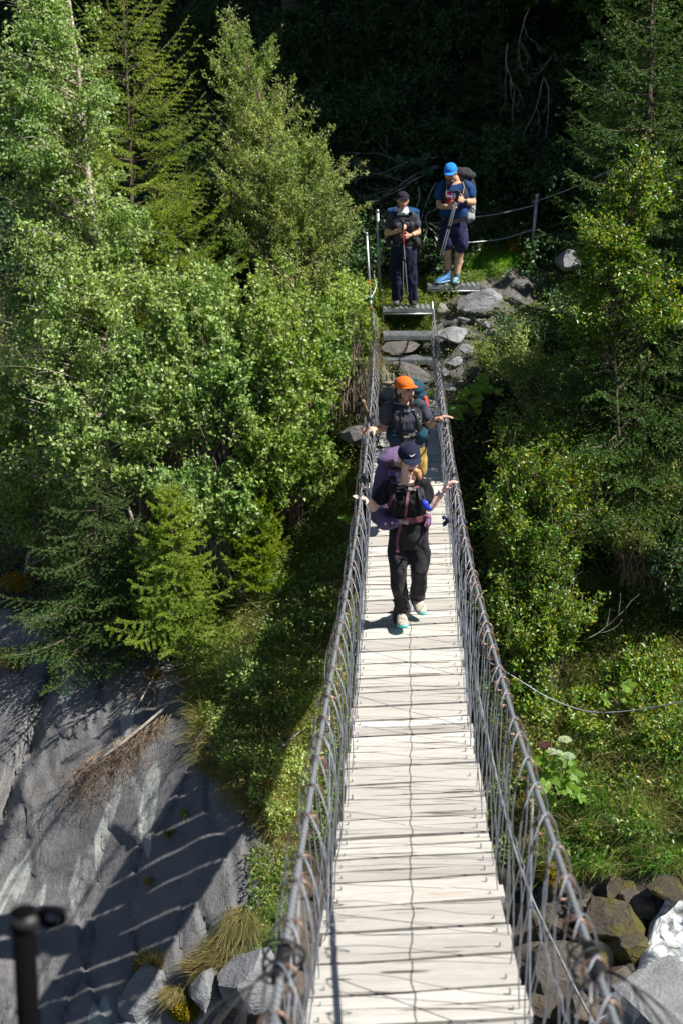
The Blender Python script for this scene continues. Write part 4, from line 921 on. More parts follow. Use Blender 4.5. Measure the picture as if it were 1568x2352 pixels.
P_L2 = [(430,1560),(640,1300),(820,1100),(800,1450),(730,1800),(650,1930),(540,1850)]
cover('clumps of taller leafy herbs on the slope left of the bridge', P_L2, 9000, .3, .05, .024, 'willow', clump=160, excl=[P_SLAB])
grass('straggling dry stems among the herbs left of the bridge', P_L2, 9000, .34, .0045, 'drygrass', tuft=12, tr=1.0, excl=[P_SLAB])
grass('rough green blades left of the bridge', P_L2, 12000, .28, .006, 'grass', tuft=22, tr=.9, excl=[P_SLAB])
P_R2 = [(1230,1600),(1330,1360),(1700,1300),(1700,1950),(1300,1950)]
cover('clumps of taller weeds on the right bank', P_R2, 12000, .34, .055, .026, 'rose', clump=180)
grass('straggling pale seed stems on the right bank', P_R2, 12000, .42, .0042, 'drygrass', tuft=10, tr=.9, flow=(0,-.3,.1))
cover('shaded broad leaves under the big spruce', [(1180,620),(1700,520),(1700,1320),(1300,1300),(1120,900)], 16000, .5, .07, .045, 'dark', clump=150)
leafy('leafy_shrub', 'bright-tipped broadleaf shrub in front of the big spruce trunk', 'shrub', T((1420,1000,13.4),(1410,800,13.5),(1400,600,13.6)), [(1400,560,13.5,90,110,.5),(1500,700,13.4,80,90,.5),(1340,720,13.7,60,70,.4),(1480,420,13.6,70,80,.4)], 130, 12000, .05, .03, 'rose', 'bark', .013, tw=6, twl=.25)
cover('sparse plants growing between the rubble stones', P_PATH, 3500, .14, .035, .022, 'cover', clump=60)
grass('tawny grass tussocks over the left slope', P_L2, 14000, .2, .006, 'drygrass', tuft=35, tr=.8, excl=[P_SLAB])
grass('dark grass fringe between the slate slab and the deck', [(570,1960),(650,1940),(660,2120),(600,2230),(560,2230),(590,2120)], 1500, .16, .005, 'grass', tuft=20, tr=.9)
cover('low plants in the gully beside the slate slab', [(580,1950),(680,1960),(660,2150),(600,2240),(570,2230)], 900, .12, .04, .024, 'cover')
# --- big-leaf plants, flowers
def bigleaf(px, py, d, n, s, label, rx=40, ry=30, lm='big'):
    t = empty('butterbur_plant', atd(px, py+ry, d+.15), label, 'plant'); st = MB(); V = []; Fs = []; base = atd(px, py+ry, d+.15); b = 0
    for i in range(n):
        c = atd(px+rnd(-rx,rx), py+rnd(-ry,ry), d-rnd(0,.35)); st.tube(catmull([base, (base+c)/2+Vector((0,0,.05)), c], 3), .006, 5, cap=False)
        nn = unit((rnd(-.5,.5), -.6+rnd(-.3,.3), .8)); a = unit(nn.cross(Vector((rnd(-1,1),rnd(-1,1),.2)))); q = nn.cross(a); k = 18; r = s*rnd(.6,1.2)
        V = [c+nn*-.01]
        for j in range(k):
            th = 2*math.pi*(j+.5)/k; rr = r*(.55+.45*abs(math.cos(th*2.5)))*(1-.35*(j in (0,k-1))); V.append(c+a*math.cos(th)*rr+q*math.sin(th)*rr+nn*(.12*rr*math.sin(3*th)))
        m = MB(); m.add(V, [(0, 1+j, 1+(j+1)%k) for j in range(k)]); m.build('leaf_blade', L_[lm], t, smooth=False)
    st.build('stem', M['twig'], t); return t
bigleaf(1075,925,15.5,14,.085,'lobed bright-leaved plant just right of the bridge end',34,34)
bigleaf(1120,890,15.7,8,.08,'smaller dark lobed-leaved plant right of the bridge end',28,24)
bigleaf(800,1225-20,14.9,7,.06,'sparse broad-leaved plant beside the left handrail',30,20)
bigleaf(1280,1790,12.9,22,.085,'tattered yellowing hogweed leaves under the white flower heads',55,48)
bigleaf(1420,1600,12.9,7,.07,'broad green leaves beneath the sagging cable',30,24)
bigleaf(900,385,21.0,14,.13,'large round leaves in the shade above the hikers',90,30,'dark'); bigleaf(1130,540,20,6,.06,'small round leaves by the lower cable',60,40)
FL = leafmat('umbel_white', [(.6,.66,.5),(.75,.78,.62),(.5,.6,.4)], .8, .2, .2); FLp = leafmat('umbel_purple', [(.12,.05,.06),(.2,.09,.1),(.08,.05,.04)], .8, .2, .2)
L_['fw'] = FL; L_['fp'] = FLp
def umbel(px, py, d, s, lm, label, k=1100):
    c = atd(px, py, d); t = empty('umbel_flower', c-Vector((0,-.1,.25)), label, 'flower'); b = MB(); b.tube(catmull([c-Vector((.02,-.12,.35)), c-Vector((0,-.03,.15)), c], 4), .005, 5); 
    for j in range(14): a = 2*math.pi*j/14; b.tube([c-Vector((0,0,.05)), c+Vector((math.cos(a)*s*.8, math.sin(a)*s*.8, 0))], .0018, 3, cap=False)
    b.build('stem', M['twig'], t); P = []
    for j in range(k): r = s*RNG.random()**.5; a = RNG.random()*6.28; P.append((c.x+r*math.cos(a), c.y+r*math.sin(a)*.9, c.z+.3*s*(1-(r/s)**2)+RNG.random()*.01))
    P = np.array(P); link('flower_head', leaves_mesh('flower_head', P, RNG.normal(size=(k,3)), RNG.normal(size=(k,3))*.4+np.array([0,0,1]), .012, .01), L_[lm], t, smooth=False)
umbel(1296,1700,12.7,.06,'fw','upper white umbel flower on the right bank'); umbel(1303,1738,12.6,.065,'fw','lower white umbel flower beside the hogweed leaves'); umbel(1272,1727,12.7,.07,'fw','greenish fading umbel between the white ones',700); umbel(1248,1713,12.8,.065,'fp','dark purple seed umbel left of the white flowers')
umbel(1332,1408,13.4,.02,'fw','single tiny white daisy in the shaded grass',160)
# --- dead wood
def deadwood(name, label, starts, m, r=.012, gen=3, L=.6, nch=3, gravity=0., cat='dead branch', spread=.55, seed=1):
    rr = random.Random(seed); b = MB()
    def grow(p, d, L, r, g):
        pts = [p]; q = p.copy(); dd = Vector(d)
        for i in range(6):
            dd = unit(dd+Vector((rr.gauss(0,.16), rr.gauss(0,.12), rr.gauss(0,.16)-gravity))); q = q+dd*L/6; pts.append(q.copy())
            if g > 0 and i > 0:
                for _ in range(nch if i < 5 else 2):
                    if rr.random() < .55: grow(q.copy(), unit(dd+Vector((rr.gauss(0,spread), rr.gauss(0,spread*.6), rr.gauss(0,spread)))), L*rr.uniform(.4,.65), r*.55, g-1)
        b.tube(pts, [r*(1-.7*i/6) for i in range(7)], 5 if g > 1 else 3, cap=False)
    for p, d, LL in starts: grow(Vector(p), Vector(d), LL, r, gen)
    return tag(b.build(name, m), label, cat)
def dirv(a, b): return unit(b-a), (b-a).length
def seg(x0, y0, d0, x1, y1, d1): a = atd(x0,y0,d0); b_ = atd(x1,y1,d1); return (a, unit(b_-a), (b_-a).length)
deadwood('dead_branch', 'bare grey twigs hanging in the dark above the hikers', [seg(1215,20,21,1160,110,20.9), seg(1165,100,20.9,1130,210,20.8)], M['dead'], .012, 2, nch=1, gravity=.05, seed=3, spread=.5)
deadwood('dead_branch', 'second spray of bare grey twigs nearer the big spruce', [seg(1265,130,20.6,1245,180,20.5), seg(1248,175,20.5,1215,310,20.3), seg(1250,180,20.5,1260,330,20.3)], M['dead'], .009, 2, nch=1, gravity=.05, seed=5, spread=.45)
deadwood('brush_pile', 'pile of bare dead branches behind the two standing hikers', [seg(1005,380,21,880,470,20.3), seg(1010,385,21,930,490,20.2), seg(1090,330,21.5,900,370,21), seg(1060,350,21.3,890,420,20.8), seg(1000,420,20.5,940,560,19.8), seg(1010,470,20.2,920,600,19.8), seg(960,430,20.4,1000,580,19.8), seg(1080,310,21.5,930,345,21.2)], M['dead'], .015, 2, nch=1, gravity=.0, seed=8, spread=.4, cat='dead branches')
deadwood('dead_root_mass', 'bundle of dry brown roots hanging on the slate slab', [(G(395,1640)*.99, (-.6,-.2,-.7), .9)]+[(G(x,y)-G(x,y).normalized()*.12, (rnd(-.8,.2),-1.1,rnd(-.9,-.2)), rnd(.3,.62)) for x, y in [(rnd(205,395), 0) for _ in range(60)] for y in [1735-(x-215)*.62]], M['dead2'], .0055, 2, nch=2, gravity=.06, seed=4, spread=.6, cat='roots')
b = MB(); b.tube(catmull([G(195,1768)*.985, G(290,1700)*.985, G(385,1620)*.985], 5), [.016]*11, 7); tag(b.build('fallen_log', M['dead']), 'thin bleached trunk lying along the root bundle', 'log')
deadwood('dead_twigs', 'reddish dry twigs at the top edge of the slab', [(G(x,y)-G(x,y).normalized()*.08, (rnd(-.7,.3),-.9,rnd(-.3,.7)), rnd(.2,.5)) for x, y in [(rnd(350,520), rnd(1440,1600)) for _ in range(46)]], M['dead2'], .005, 2, nch=1, gravity=.05, seed=6, cat='twigs')
b = MB(); b.tube(catmull([G(300,1650)*.985, G(350,1560)*.985, G(380,1490)*.98], 5), [.01]*11, 6); tag(b.build('fallen_branch', M['dead']), 'pale branch leaning up to the dry twigs', 'branch')
b = MB(); b.tube(catmull([G(535,1350)*.97, G(610,1410)*.97, G(690,1470)*.97, G(770,1512)*.97], 5), [.008]*16, 6); b.tube(catmull([G(560,1390)*.98, G(620,1430)*.98, G(700,1440)*.98], 5), [.005]*11, 5); tag(b.build('fallen_branch', M['deadd']), 'grey fallen branch slanting down to the left handrail', 'branch')
b = MB(); b.tube(catmull([G(600,1545)*.985, G(500,1640)*.985, G(450,1700)*.985], 5), [.006]*11, 6); tag(b.build('fallen_branch', M['deadd']), 'bare stick at the edge between grass and slab', 'branch')
deadwood('dead_branch', 'curved bare twig in front of the dark right bank', [seg(1340,1470,13.3,1430,1440,13.2)[:2]+(.5,)], M['dead'], .006, 1, nch=1, seed=12, gravity=-.02)
# ---------------------------------------------------------------- people
M['skin_pale'] = mat('skin_pale', (.78,.52,.43), .5, var=.08, vscale=14, spec=.35)
M['skin_tan'] = mat('skin_tan', (.62,.36,.24), .5, var=.1, vscale=14, spec=.35)
M['lip'] = mat('lip', (.4,.09,.08), .45); M['mouth'] = mat('mouth_dark', (.1,.02,.02), .6); M['white'] = mat('eye_white', (.75,.73,.7), .3); M['iris'] = mat('iris_dark', (.03,.02,.015), .2)
M['teeth'] = mat('teeth_white', (.8,.78,.72), .3)
def cloth_m(n, c, **k): return mat(n, c, .85, var=.25, vscale=9, bump=.6, bscale=16, spec=.2, sheen=.05, **k)
M['black'] = cloth_m('black_cotton', (.012,.012,.014)); M['char'] = cloth_m('charcoal_trouser_cloth', (.028,.026,.03)); M['slatetee'] = cloth_m('slate_grey_tee', (.06,.062,.085))
M['mustard'] = cloth_m('mustard_cloth', (.42,.28,.07)); M['navy'] = cloth_m('navy_cloth', (.012,.014,.042)); M['navyshort'] = cloth_m('navy_shorts_cloth', (.028,.028,.085)); M['bluetee'] = cloth_m('blue_tee', (.014,.06,.2))
M['capnavy'] = cloth_m('cap_navy', (.012,.016,.042)); M['caporange'] = cloth_m('cap_orange', (.82,.16,.02)); M['capplum'] = cloth_m('cap_plum', (.02,.017,.03)); M['capblue'] = cloth_m('cap_blue', (.02,.25,.78))
M['purple'] = cloth_m('purple_pack_cloth', (.15,.1,.2)); M['mauve'] = mat('mauve_webbing', (.18,.055,.09), .7); M['packteal'] = cloth_m('teal_pack_cloth', (.015,.06,.09)); M['packblue'] = cloth_m('blue_pack_cloth', (.015,.06,.17)); M['packgrey'] = cloth_m('charcoal_pack_cloth', (.035,.035,.04))
M['packlight'] = cloth_m('light_grey_pack_cloth', (.3,.31,.33)); M['strap'] = mat('black_webbing', (.012,.012,.014), .7); M['straplav'] = mat('lavender_strap', (.12,.08,.25), .8); M['tealstrap'] = mat('teal_strap', (.02,.08,.11), .8)
M['gaiter'] = cloth_m('white_scarf_cloth', (.6,.64,.66)); M['hairbl'] = mat('hair_strawberry', (.5,.27,.1), .55, var=.6, vscale=40, stretch=(1,1,.15)); M['hairdk'] = mat('hair_dark_brown', (.035,.018,.014), .5, var=.5, vscale=40, stretch=(1,1,.15)); M['hairbr'] = mat('hair_brown', (.14,.07,.035), .5, var=.5, vscale=40); M['beard'] = mat('beard_grey', (.16,.13,.11), .9, var=.6, vscale=50, bump=.6, bscale=120)
M['shoebeige'] = mat('shoe_beige', (.5,.45,.36), .7, var=.3, vscale=25); M['turq'] = mat('sole_turquoise', (.1,.5,.5), .6); M['sole'] = mat('dark_sole', (.03,.03,.03), .7); M['bootgrey'] = mat('boot_grey', (.1,.1,.11), .8, var=.4, vscale=25); M['shoeblue'] = mat('shoe_blue', (.05,.18,.42), .6, var=.3, vscale=25); M['lightblue'] = mat('shoe_lightblue', (.22,.4,.55), .6); M['sock'] = mat('grey_sock', (.1,.13,.15), .9)
M['metal'] = mat('bright_metal', (.45,.44,.4), .35, .8); M['watch'] = mat('black_watch', (.015,.015,.018), .3); M['watchw'] = mat('pale_watch', (.6,.55,.56), .4); M['orange_lens'] = mat('orange_lens', (.85,.3,.02), .1, .3); M['redbottle'] = mat('red_plastic', (.7,.06,.03), .4); M['hoseblue'] = mat('blue_hose', (.15,.45,.65), .4); M['bluecloth'] = mat('blue_bag', (.02,.05,.5), .5, bump=.3); M['redprint'] = mat('red_print', (.5,.015,.03), .7); M['print_white'] = mat('white_print', (.8,.8,.8), .6)
M['cork'] = mat('cork_grip', (.4,.22,.12), .8, var=.3, vscale=60); M['polegrey'] = mat('pole_aluminium', (.4,.42,.45), .35, .5); M['polered'] = mat('pole_red', (.65,.01,.03), .35); M['poleblack'] = mat('pole_black', (.02,.02,.024), .4)

def hand(b, w, d, n, side, sz=1., curl=.25, spread=.12, thumb=(.6,.75,.25), tcurl=.3):
    w = Vector(w); d = unit(d); n = unit(Vector(n)-d*Vector(n).dot(d)); s = d.cross(n)*side
    b.tube([w-d*.02, w+d*.02*sz, w+d*.05*sz, w+d*.085*sz], [.021*sz, .027*sz, .036*sz, .033*sz], 14, flat=1.0) if False else None
    b.loft([(w-d*.01, s*.024*sz, n*.017*sz), (w+d*.02*sz, s*.029*sz, n*.017*sz), (w+d*.055*sz, s*.038*sz, n*.016*sz), (w+d*.088*sz, s*.037*sz, n*.012*sz)], 16, 2.3)
    for o, L, r in ((.028,.068,.0086),(.010,.077,.0088),(-.009,.071,.0084),(-.026,.056,.0076)):
        base = w+d*.083*sz+s*o*sz; a = unit(d+s*o*spread*12); p = [base-a*.01, base]; cu = curl*rnd(.85,1.15); dd = a
        for q, f in enumerate((.45,.3,.25)):
            dd = unit(dd*math.cos(cu)+n*math.sin(cu)); p.append(p[-1]+dd*L*f*sz); cu *= 1.1
        b.tube(p, [r*sz, r*sz, r*.95*sz, r*.88*sz, r*.75*sz], 8)
    tb = w+d*.028*sz+s*.026*sz; td = unit(d*thumb[0]+s*thumb[1]+n*thumb[2]); t2 = unit(td*math.cos(tcurl)+(d*.7+n*.5)*math.sin(tcurl))
    b.tube([tb-s*.012*sz, tb+td*.018*sz, tb+td*.04*sz, tb+td*.04*sz+t2*.03*sz], [.013*sz, .0125*sz, .0105*sz, .008*sz], 8)

class Head:
    def __init__(s, c, f, up=(0,0,1), k=1.): s.c = Vector(c); s.f = unit(f); s.r = unit(s.f.cross(Vector(up))); s.u = s.r.cross(s.f); s.k = k
    def P(s, x, y, z): return s.c+(s.r*x+s.f*y+s.u*z)*s.k      # x = picture-left-handed right of the face, y = forward, z = up
    def V(s, x, y, z): return (s.r*x+s.f*y+s.u*z)*s.k
def head_geo(b, h, jaw=1., nose=1.):
    E = lambda c, r: b.ellip(h.P(*c), h.V(r[0],0,0), h.V(0,r[1],0), h.V(0,0,r[2]), 20, 14)
    E((0,-.012,.03), (.074,.094,.08)); E((0,.022,-.025), (.06,.066,.08)); E((0,.03,-.06), (.05*jaw,.052,.045)); E((0,.056,-.09), (.026*jaw,.026,.02))
    E((.036,.055,-.028), (.024,.022,.024)); E((-.036,.055,-.028), (.024,.022,.024)); E((0,.077,.022), (.045,.016,.012))
    b.tube([h.P(0,.083,.012), h.P(0,.096,-.012), h.P(0,.103*nose+.001,-.028)], [.008*h.k, .0105*h.k, .0125*h.k], 8)
    for sg in (-1,1): E((sg*.014,.092,-.031), (.009,.01,.008)); E((sg*.075,-.008,-.008), (.009,.02,.031))
def face_parts(h, parent, lips='lip', smile=False, brow='hairdk', eyes=True, open_=False):
    b = MB(); w = .026 if smile else .022
    if smile or open_:
        b.ellip(h.P(0,.083,-.058), h.V(w,0,0), h.V(0,.01,0), h.V(0,0,.011), 14, 8)
        b.build('mouth', M['mouth' if open_ else 'teeth'], parent); b = MB()
        b.tube([h.P(-w,.078,-.052), h.P(-w*.5,.091,-.05), h.P(0,.095,-.0495), h.P(w*.5,.091,-.05), h.P(w,.078,-.052)], .0038*h.k, 6)
        b.tube([h.P(-w,.078,-.053), h.P(-w*.5,.088,-.067), h.P(0,.091,-.0705), h.P(w*.5,.088,-.067), h.P(w,.078,-.053)], .0042*h.k, 6)
    else:
        b.tube([h.P(-w,.079,-.058), h.P(-w*.5,.09,-.056), h.P(0,.0935,-.0565), h.P(w*.5,.09,-.056), h.P(w,.079,-.058)], .0045*h.k, 6)
        b.tube([h.P(-w*.7,.082,-.063), h.P(0,.091,-.0655), h.P(w*.7,.082,-.063)], .0048*h.k, 6)
    b.build('lips', M[lips], parent)
    if eyes:
        for sg in (-1,1):
            b = MB(); b.ellip(h.P(sg*.031,.079,.0), h.V(.0145,0,0), h.V(0,.008,0), h.V(0,0,.0065), 12, 8); e = b.build('eye', M['white'], parent)
            b = MB(); b.ellip(h.P(sg*.031,.0845,.0), h.V(.0062,0,0), h.V(0,.004,0), h.V(0,0,.006), 10, 6); b.tube([h.P(sg*.015,.083,.004), h.P(sg*.031,.0885,.0085), h.P(sg*.047,.08,.004)], .0022*h.k, 5); b.build('iris', M['iris'], e)
            b = MB(); b.tube([h.P(sg*.014,.089,.017), h.P(sg*.03,.092,.022), h.P(sg*.05,.078,.018)], .0035*h.k, 6); b.build('eyebrow', M[brow], parent)
def cap_geo(name, h, m, parent, label=None, brim=.075, tilt=-.25, seam=True):
    b = MB(); nu, nv = 32, 10; vs = []
    for j in range(nv+1):
        th = .5*math.pi*j/nv*1.08
        for i in range(nu):
            ph = 2*math.pi*i/nu; fl = 1+ (.012*math.cos(6*ph))*math.sin(th)
            x = .087*math.sin(th)*math.cos(ph)*fl; y = -.008+.104*math.sin(th)*math.sin(ph)*fl; z = .042+.088*math.cos(th)-(.012 if y < -.05 and j > 7 else 0)
            vs.append(h.P(x, y, z))
    fs = [(j*nu+i, (j+1)*nu+i, (j+1)*nu+(i+1)%nu, j*nu+(i+1)%nu) for j in range(nv) for i in range(nu)]
    b.add(vs, fs); b.ellip(h.P(0,-.008,.13), h.V(.007,0,0), h.V(0,.007,0), h.V(0,0,.004), 8, 5)
    c = b.build(name, m, parent); c.modifiers.new('s','SOLIDIFY').thickness = .003
    b = MB(); n, q = 18, 8; vs = []
    for j in range(q+1):
        t = j/q
        for i in range(n+1):
            a = math.pi*(.13+.74*i/n); x0 = .086*math.cos(a); y0 = -.008+.1*math.sin(a); ext = brim*math.sin(math.pi*(i/n))**.55
            x = x0*(1+.0*t); y = y0+ext*t; z = .044-abs(x/.086)**2*.018*(.3+.7*t)+tilt*ext*t
            vs.append(h.P(x, y, z))
    b.add(vs, [(j*(n+1)+i, j*(n+1)+i+1, (j+1)*(n+1)+i+1, (j+1)*(n+1)+i) for j in range(q) for i in range(n)])
    br = b.build('brim', m, c); br.modifiers.new('s','SOLIDIFY').thickness = .004
    return c
def hsec(px, py, Y, hw, hd, yaw=0.):
    c = at(px, py, Y); return (c, Vector((math.cos(yaw), math.sin(yaw), 0))*hw, Vector((-math.sin(yaw), math.cos(yaw), 0))*hd)
def shoe(toe, heel, parent, mu, ms, w=.045, name='shoe', toe2=None, up=(0,0,1)):
    # toe / heel = ground points of the sole
    toe = Vector(toe); heel = Vector(heel); d = unit(toe-heel); L = (toe-heel).length; u = Vector(up); u = unit(u-d*u.dot(d)); s = d.cross(u)
    b = MB(); b.loft([(heel+d*.0+u*.045, s*w*.45, u*.03), (heel+d*.03+u*.055, s*w*.72, u*.042), (heel+d*L*.35+u*.055, s*w*.78, u*.045), (heel+d*L*.6+u*.045, s*w*.9, u*.034), (heel+d*L*.82+u*.036, s*w*.92, u*.024), (heel+d*L*.97+u*.03, s*w*.55, u*.016)], 18, 2.2)
    b.tube([heel+d*.06+u*.05, heel+d*.05+u*.105], [w*.85, w*.72], 12)
    o = b.remesh(name, mu, parent, .005, 3)
    b = MB(); b.loft([(heel-d*.004+u*.016, s*w*.5, u*.016), (heel+d*.03+u*.014, s*w*.82, u*.015), (heel+d*L*.4+u*.013, s*w*.8, u*.014), (heel+d*L*.72+u*.015, s*w*1.0, u*.014), (heel+d*L*.93+u*.02, s*w*.75, u*.014), (heel+d*L*1.01+u*.026, s*w*.35, u*.011)], 18, 2.6)
    b.build('sole', ms, o)
    b = MB()
    for q in range(4): p = heel+d*L*(.4+.09*q)+u*(.098-.016*q); b.tube([p-s*w*.4, p+u*.004, p+s*w*.4], .003, 5)
    b.build('laces', M['strap'], o); return o
def bvh_of(*obs):
    vs = []; fs = []
    for o in obs:
        k = len(vs); vs += [v.co.copy() for v in o.data.vertices]; fs += [tuple(k+i for i in p.vertices) for p in o.data.polygons]
    return BVHTree.FromPolygons(vs, fs)
def onsurf(tree, px, py, off=.008, Yd=10):
    d = atd(px, py, 1).normalized(); h = tree.ray_cast(Vector((0,0,0)), d)
    if h[0] is None: return at(px, py, Yd), Vector((0,-1,.2))
    n = h[1]; 
    if n.dot(d) > 0: n = -n
    return h[0]+n*off, n
def strapline(tree, pts, w, m, parent, name='strap', off=.006, Yd=10, n=6, th=.005):
    # strap laid over the clothing, following it point by point
    c = catmull([Vector((x, y, 0)) for x, y in pts], n); P = []; N = []
    for q in c: a, nn = onsurf(tree, q.x, q.y, off, Yd); P.append(a); N.append(nn)
    for _ in range(2):
        P = [P[0]]+[(P[i-1]+P[i]*2+P[i+1])/4 for i in range(1, len(P)-1)]+[P[-1]]; N = [N[0]]+[unit(N[i-1]+N[i]*2+N[i+1]) for i in range(1, len(N)-1)]+[N[-1]]
    b = MB(); b.ribbon(P, N, w, th); return b.build(name, m, parent, smooth=False)
def buckle(tree, px, py, parent, sz=.018, m='metal', Yd=10, off=.014):
    p, n = onsurf(tree, px, py, off, Yd); r = unit(Vector((1,0,0))-n*n.x); u = n.cross(r); b = MB()
    for q in (-1,1): b.box(p+r*q*sz*.8, r*sz*.55, u*sz*.6, n*.004)
    b.box(p, r*sz*.3, u*sz*.35, n*.0035); return b.build('buckle', M[m], parent, smooth=False)
def ringclip(tree, px, py, parent, r=.014, m='metal', Yd=10):
    p, n = onsurf(tree, px, py, .014, Yd); b = MB(); b.torus(p, n, r, .0028, 16, 6); return b.build('ring_clip', M[m], parent)
def text_on(tree, s, px, py, size, m, parent, rot=0, Yd=10, name='lettering', off=.012):
    p, n = onsurf(tree, px, py, off, Yd); cu = bpy.data.curves.new(name, 'FONT'); cu.body = s; cu.size = size; cu.extrude = .0004; cu.align_x = 'CENTER'; cu.align_y = 'CENTER'
    o = bpy.data.objects.new(name, cu); COL.objects.link(o); x = unit(Vector((math.cos(rot),0,math.sin(rot)))-n*n.dot(Vector((math.cos(rot),0,math.sin(rot))))); y = n.cross(x)
    from mathutils import Matrix
    mw = Matrix((x, y, n)).transposed().to_4x4(); mw.translation = p
    dg = bpy.context.evaluated_depsgraph_get(); me = bpy.data.meshes.new_from_object(o.evaluated_get(dg)); bpy.data.objects.remove(o); me.transform(mw)
    return link(name, me, M[m], parent, smooth=False)
def pole(label, grip, tip, mg, ms, ml, red=.5, strap=True, r=.0085):
    grip = Vector(grip); tip = Vector(tip); d = unit(tip-grip); L = (tip-grip).length; t = empty('trekking_pole', tip, label, 'trekking pole')
    b = MB(); b.tube([grip, grip+d*.015, grip+d*.06, grip+d*.13], [.019,.016,.014,.0155], 12); b.build('grip', M[mg], t)
    b = MB(); b.tube([grip+d*.12, grip+d*L*red], r, 10); b.build('upper_shaft', M[ms], t)
    b = MB(); b.tube([grip+d*L*(red-.02), grip+d*L*.96], r*.75, 10); b.build('lower_shaft', M[ml], t)
    b = MB(); b.tube([grip+d*(L*.49), grip+d*(L*.49+.03)], r*1.7, 10); b.build('lock', M['poleblack'], t)
    b = MB(); b.tube([grip+d*(L-.07), grip+d*(L-.055)], [.02,.006], 14); b.tube([grip+d*(L-.055), tip], [.006,.0025], 8); b.build('basket', M['poleblack'], t)
    if strap:
        b = MB(); a = grip+d*.02; b.ribbon(catmull([a, a+Vector((-.03,-.02,-.05)), a+Vector((-.035,-.02,-.12)), a+Vector((-.01,-.02,-.13)), a+Vector((-.005,-.01,-.05))], 5), (0,-1,.2), .016, .002); b.build('wrist_strap', M['strap'], t)
    return t

# ================= front woman (black T-shirt, purple pack)
Y0 = 9.78
feetR = at(921,1441,9.66); W1 = empty('person', at(935,1430,Y0), 'woman in black T-shirt and navy cap walking down the deck with palms on both handrails', 'person')
J = dict(nb=at(930,1104,Y0-.03), sR=at(889,1116,Y0), sL=at(972,1110,Y0), eR=at(857,1166,Y0-.02), eL=at(984,1166,Y0-.03), wR=at(846,1147,Y0-.1), wL=at(1017,1127,Y0-.02),
         hR=at(920,1222,Y0+.02), hL=at(958,1222,Y0+.02), kR=at(917,1325,Y0-.08), kL=at(961,1318,Y0-.07), aR=at(922,1416,Y0+.02), aL=at(958,1378,Y0+.2))
h = Head(at(938,1053,Y0-.11), (.2,-.93,-.2), k=1.0)
b = MB(); head_geo(b, h, .9)
b.tube([at(928,1110,Y0), (at(928,1110,Y0)+h.P(0,-.02,-.05))/2, h.P(0,-.03,-.04)], [.05,.042,.042], 16)
b.loft([hsec(936,1235,Y0+.02,.15,.1), hsec(937,1190,Y0,.125,.085), hsec(932,1145,Y0,.14,.09), hsec(931,1118,Y0,.15,.065), hsec(930,1106,Y0,.07,.05)])
for a in ('R','L'):
    b.tube([J['s'+a], (J['s'+a]+J['e'+a])/2, J['e'+a]], [.05,.043,.037], 14); b.tube([J['e'+a], J['e'+a]*.65+J['w'+a]*.35, J['w'+a]], [.037,.037,.023], 14)
    b.tube([J['h'+a], J['k'+a], J['a'+a]], [.055,.04,.03], 12)
hand(b, J['wR'], at(816,1140,Y0-.16)-J['wR'], (0.1,.15,-1), 1, .95, curl=.06, spread=.1, thumb=(.5,.8,.3))
hand(b, J['wL'], at(1036,1102,Y0-.02)-J['wL'], (.55,-.1,-.8), -1, .95, curl=.5, spread=.14)
b.remesh('body', M['skin_pale'], W1, .0052, 4)
face_parts(h, W1, eyes=False, open_=True)
sh = MB(); sh.loft([hsec(937,1214,Y0+.02,.165,.115), hsec(937,1198,Y0,.145,.105), hsec(936,1180,Y0-.01,.138,.108), hsec(935,1160,Y0-.02,.155,.122), hsec(934,1142,Y0-.02,.16,.13), hsec(932,1128,Y0,.168,.11), hsec(931,1116,Y0+.0,.165,.085), hsec(930,1109,Y0+.01,.11,.07)], 28, 2.3)
for sg in (-1,1): sh.ellip(at(934+sg*21,1146,Y0-.08), (.062,0,0), (0,.06,0), (0,0,.058), 16, 12)
for a in ('R','L'):
    m = J['s'+a]+(J['e'+a]-J['s'+a])*.62; sh.tube([J['s'+a]+(J['nb']-J['s'+a])*.2+Vector((0,0,-.01)), J['s'+a], m], [.06,.06,.062], 18)
shirt = sh.remesh('shirt', M['black'], W1, .007, 4, wr=.014, wf=9, seed=1)
tr = MB(); tr.loft([hsec(938,1252,Y0+.02,.14,.11), hsec(938,1230,Y0+.02,.16,.12), hsec(937,1210,Y0+.02,.155,.115), hsec(937,1198,Y0+.01,.145,.11)], 28, 2.3)
tr.tube([at(916,1232,Y0+.02), at(912,1265,Y0+.0), J['kR']+Vector((-.008,0,.04)), J['kR']-Vector((0,0,.08)), J['aR']+Vector((0,-.01,.06)), J['aR']+Vector((-.01,-.01,-.015))], [.085,.088,.07,.062,.064,.062], 20)
tr.tube([at(959,1232,Y0+.02), at(963,1265,Y0+.0), J['kL']+Vector((0,0,.04)), J['kL']+(J['aL']-J['kL'])*.3, J['aL']+Vector((0,0,.03)), J['aL']+Vector((0,.02,-.02))], [.085,.088,.072,.064,.06,.056], 20)
trous = tr.remesh('trousers', M['char'], W1, .008, 3, wr=.026, wf=7, seed=2)
shoe(at(926,1446,9.56), at(919,1427,9.82), W1, M['shoebeige'], M['turq'], .05)
sole_c = at(968,1410,9.86); shoe(at(971,1416,9.86)+Vector((0,0,.0)), at(945,1366,10.12), W1, M['shoebeige'], M['turq'], .052, up=(.15,-.75,.8))
cap = cap_geo('cap', h, M['capnavy'], W1, brim=.062, tilt=-.3)
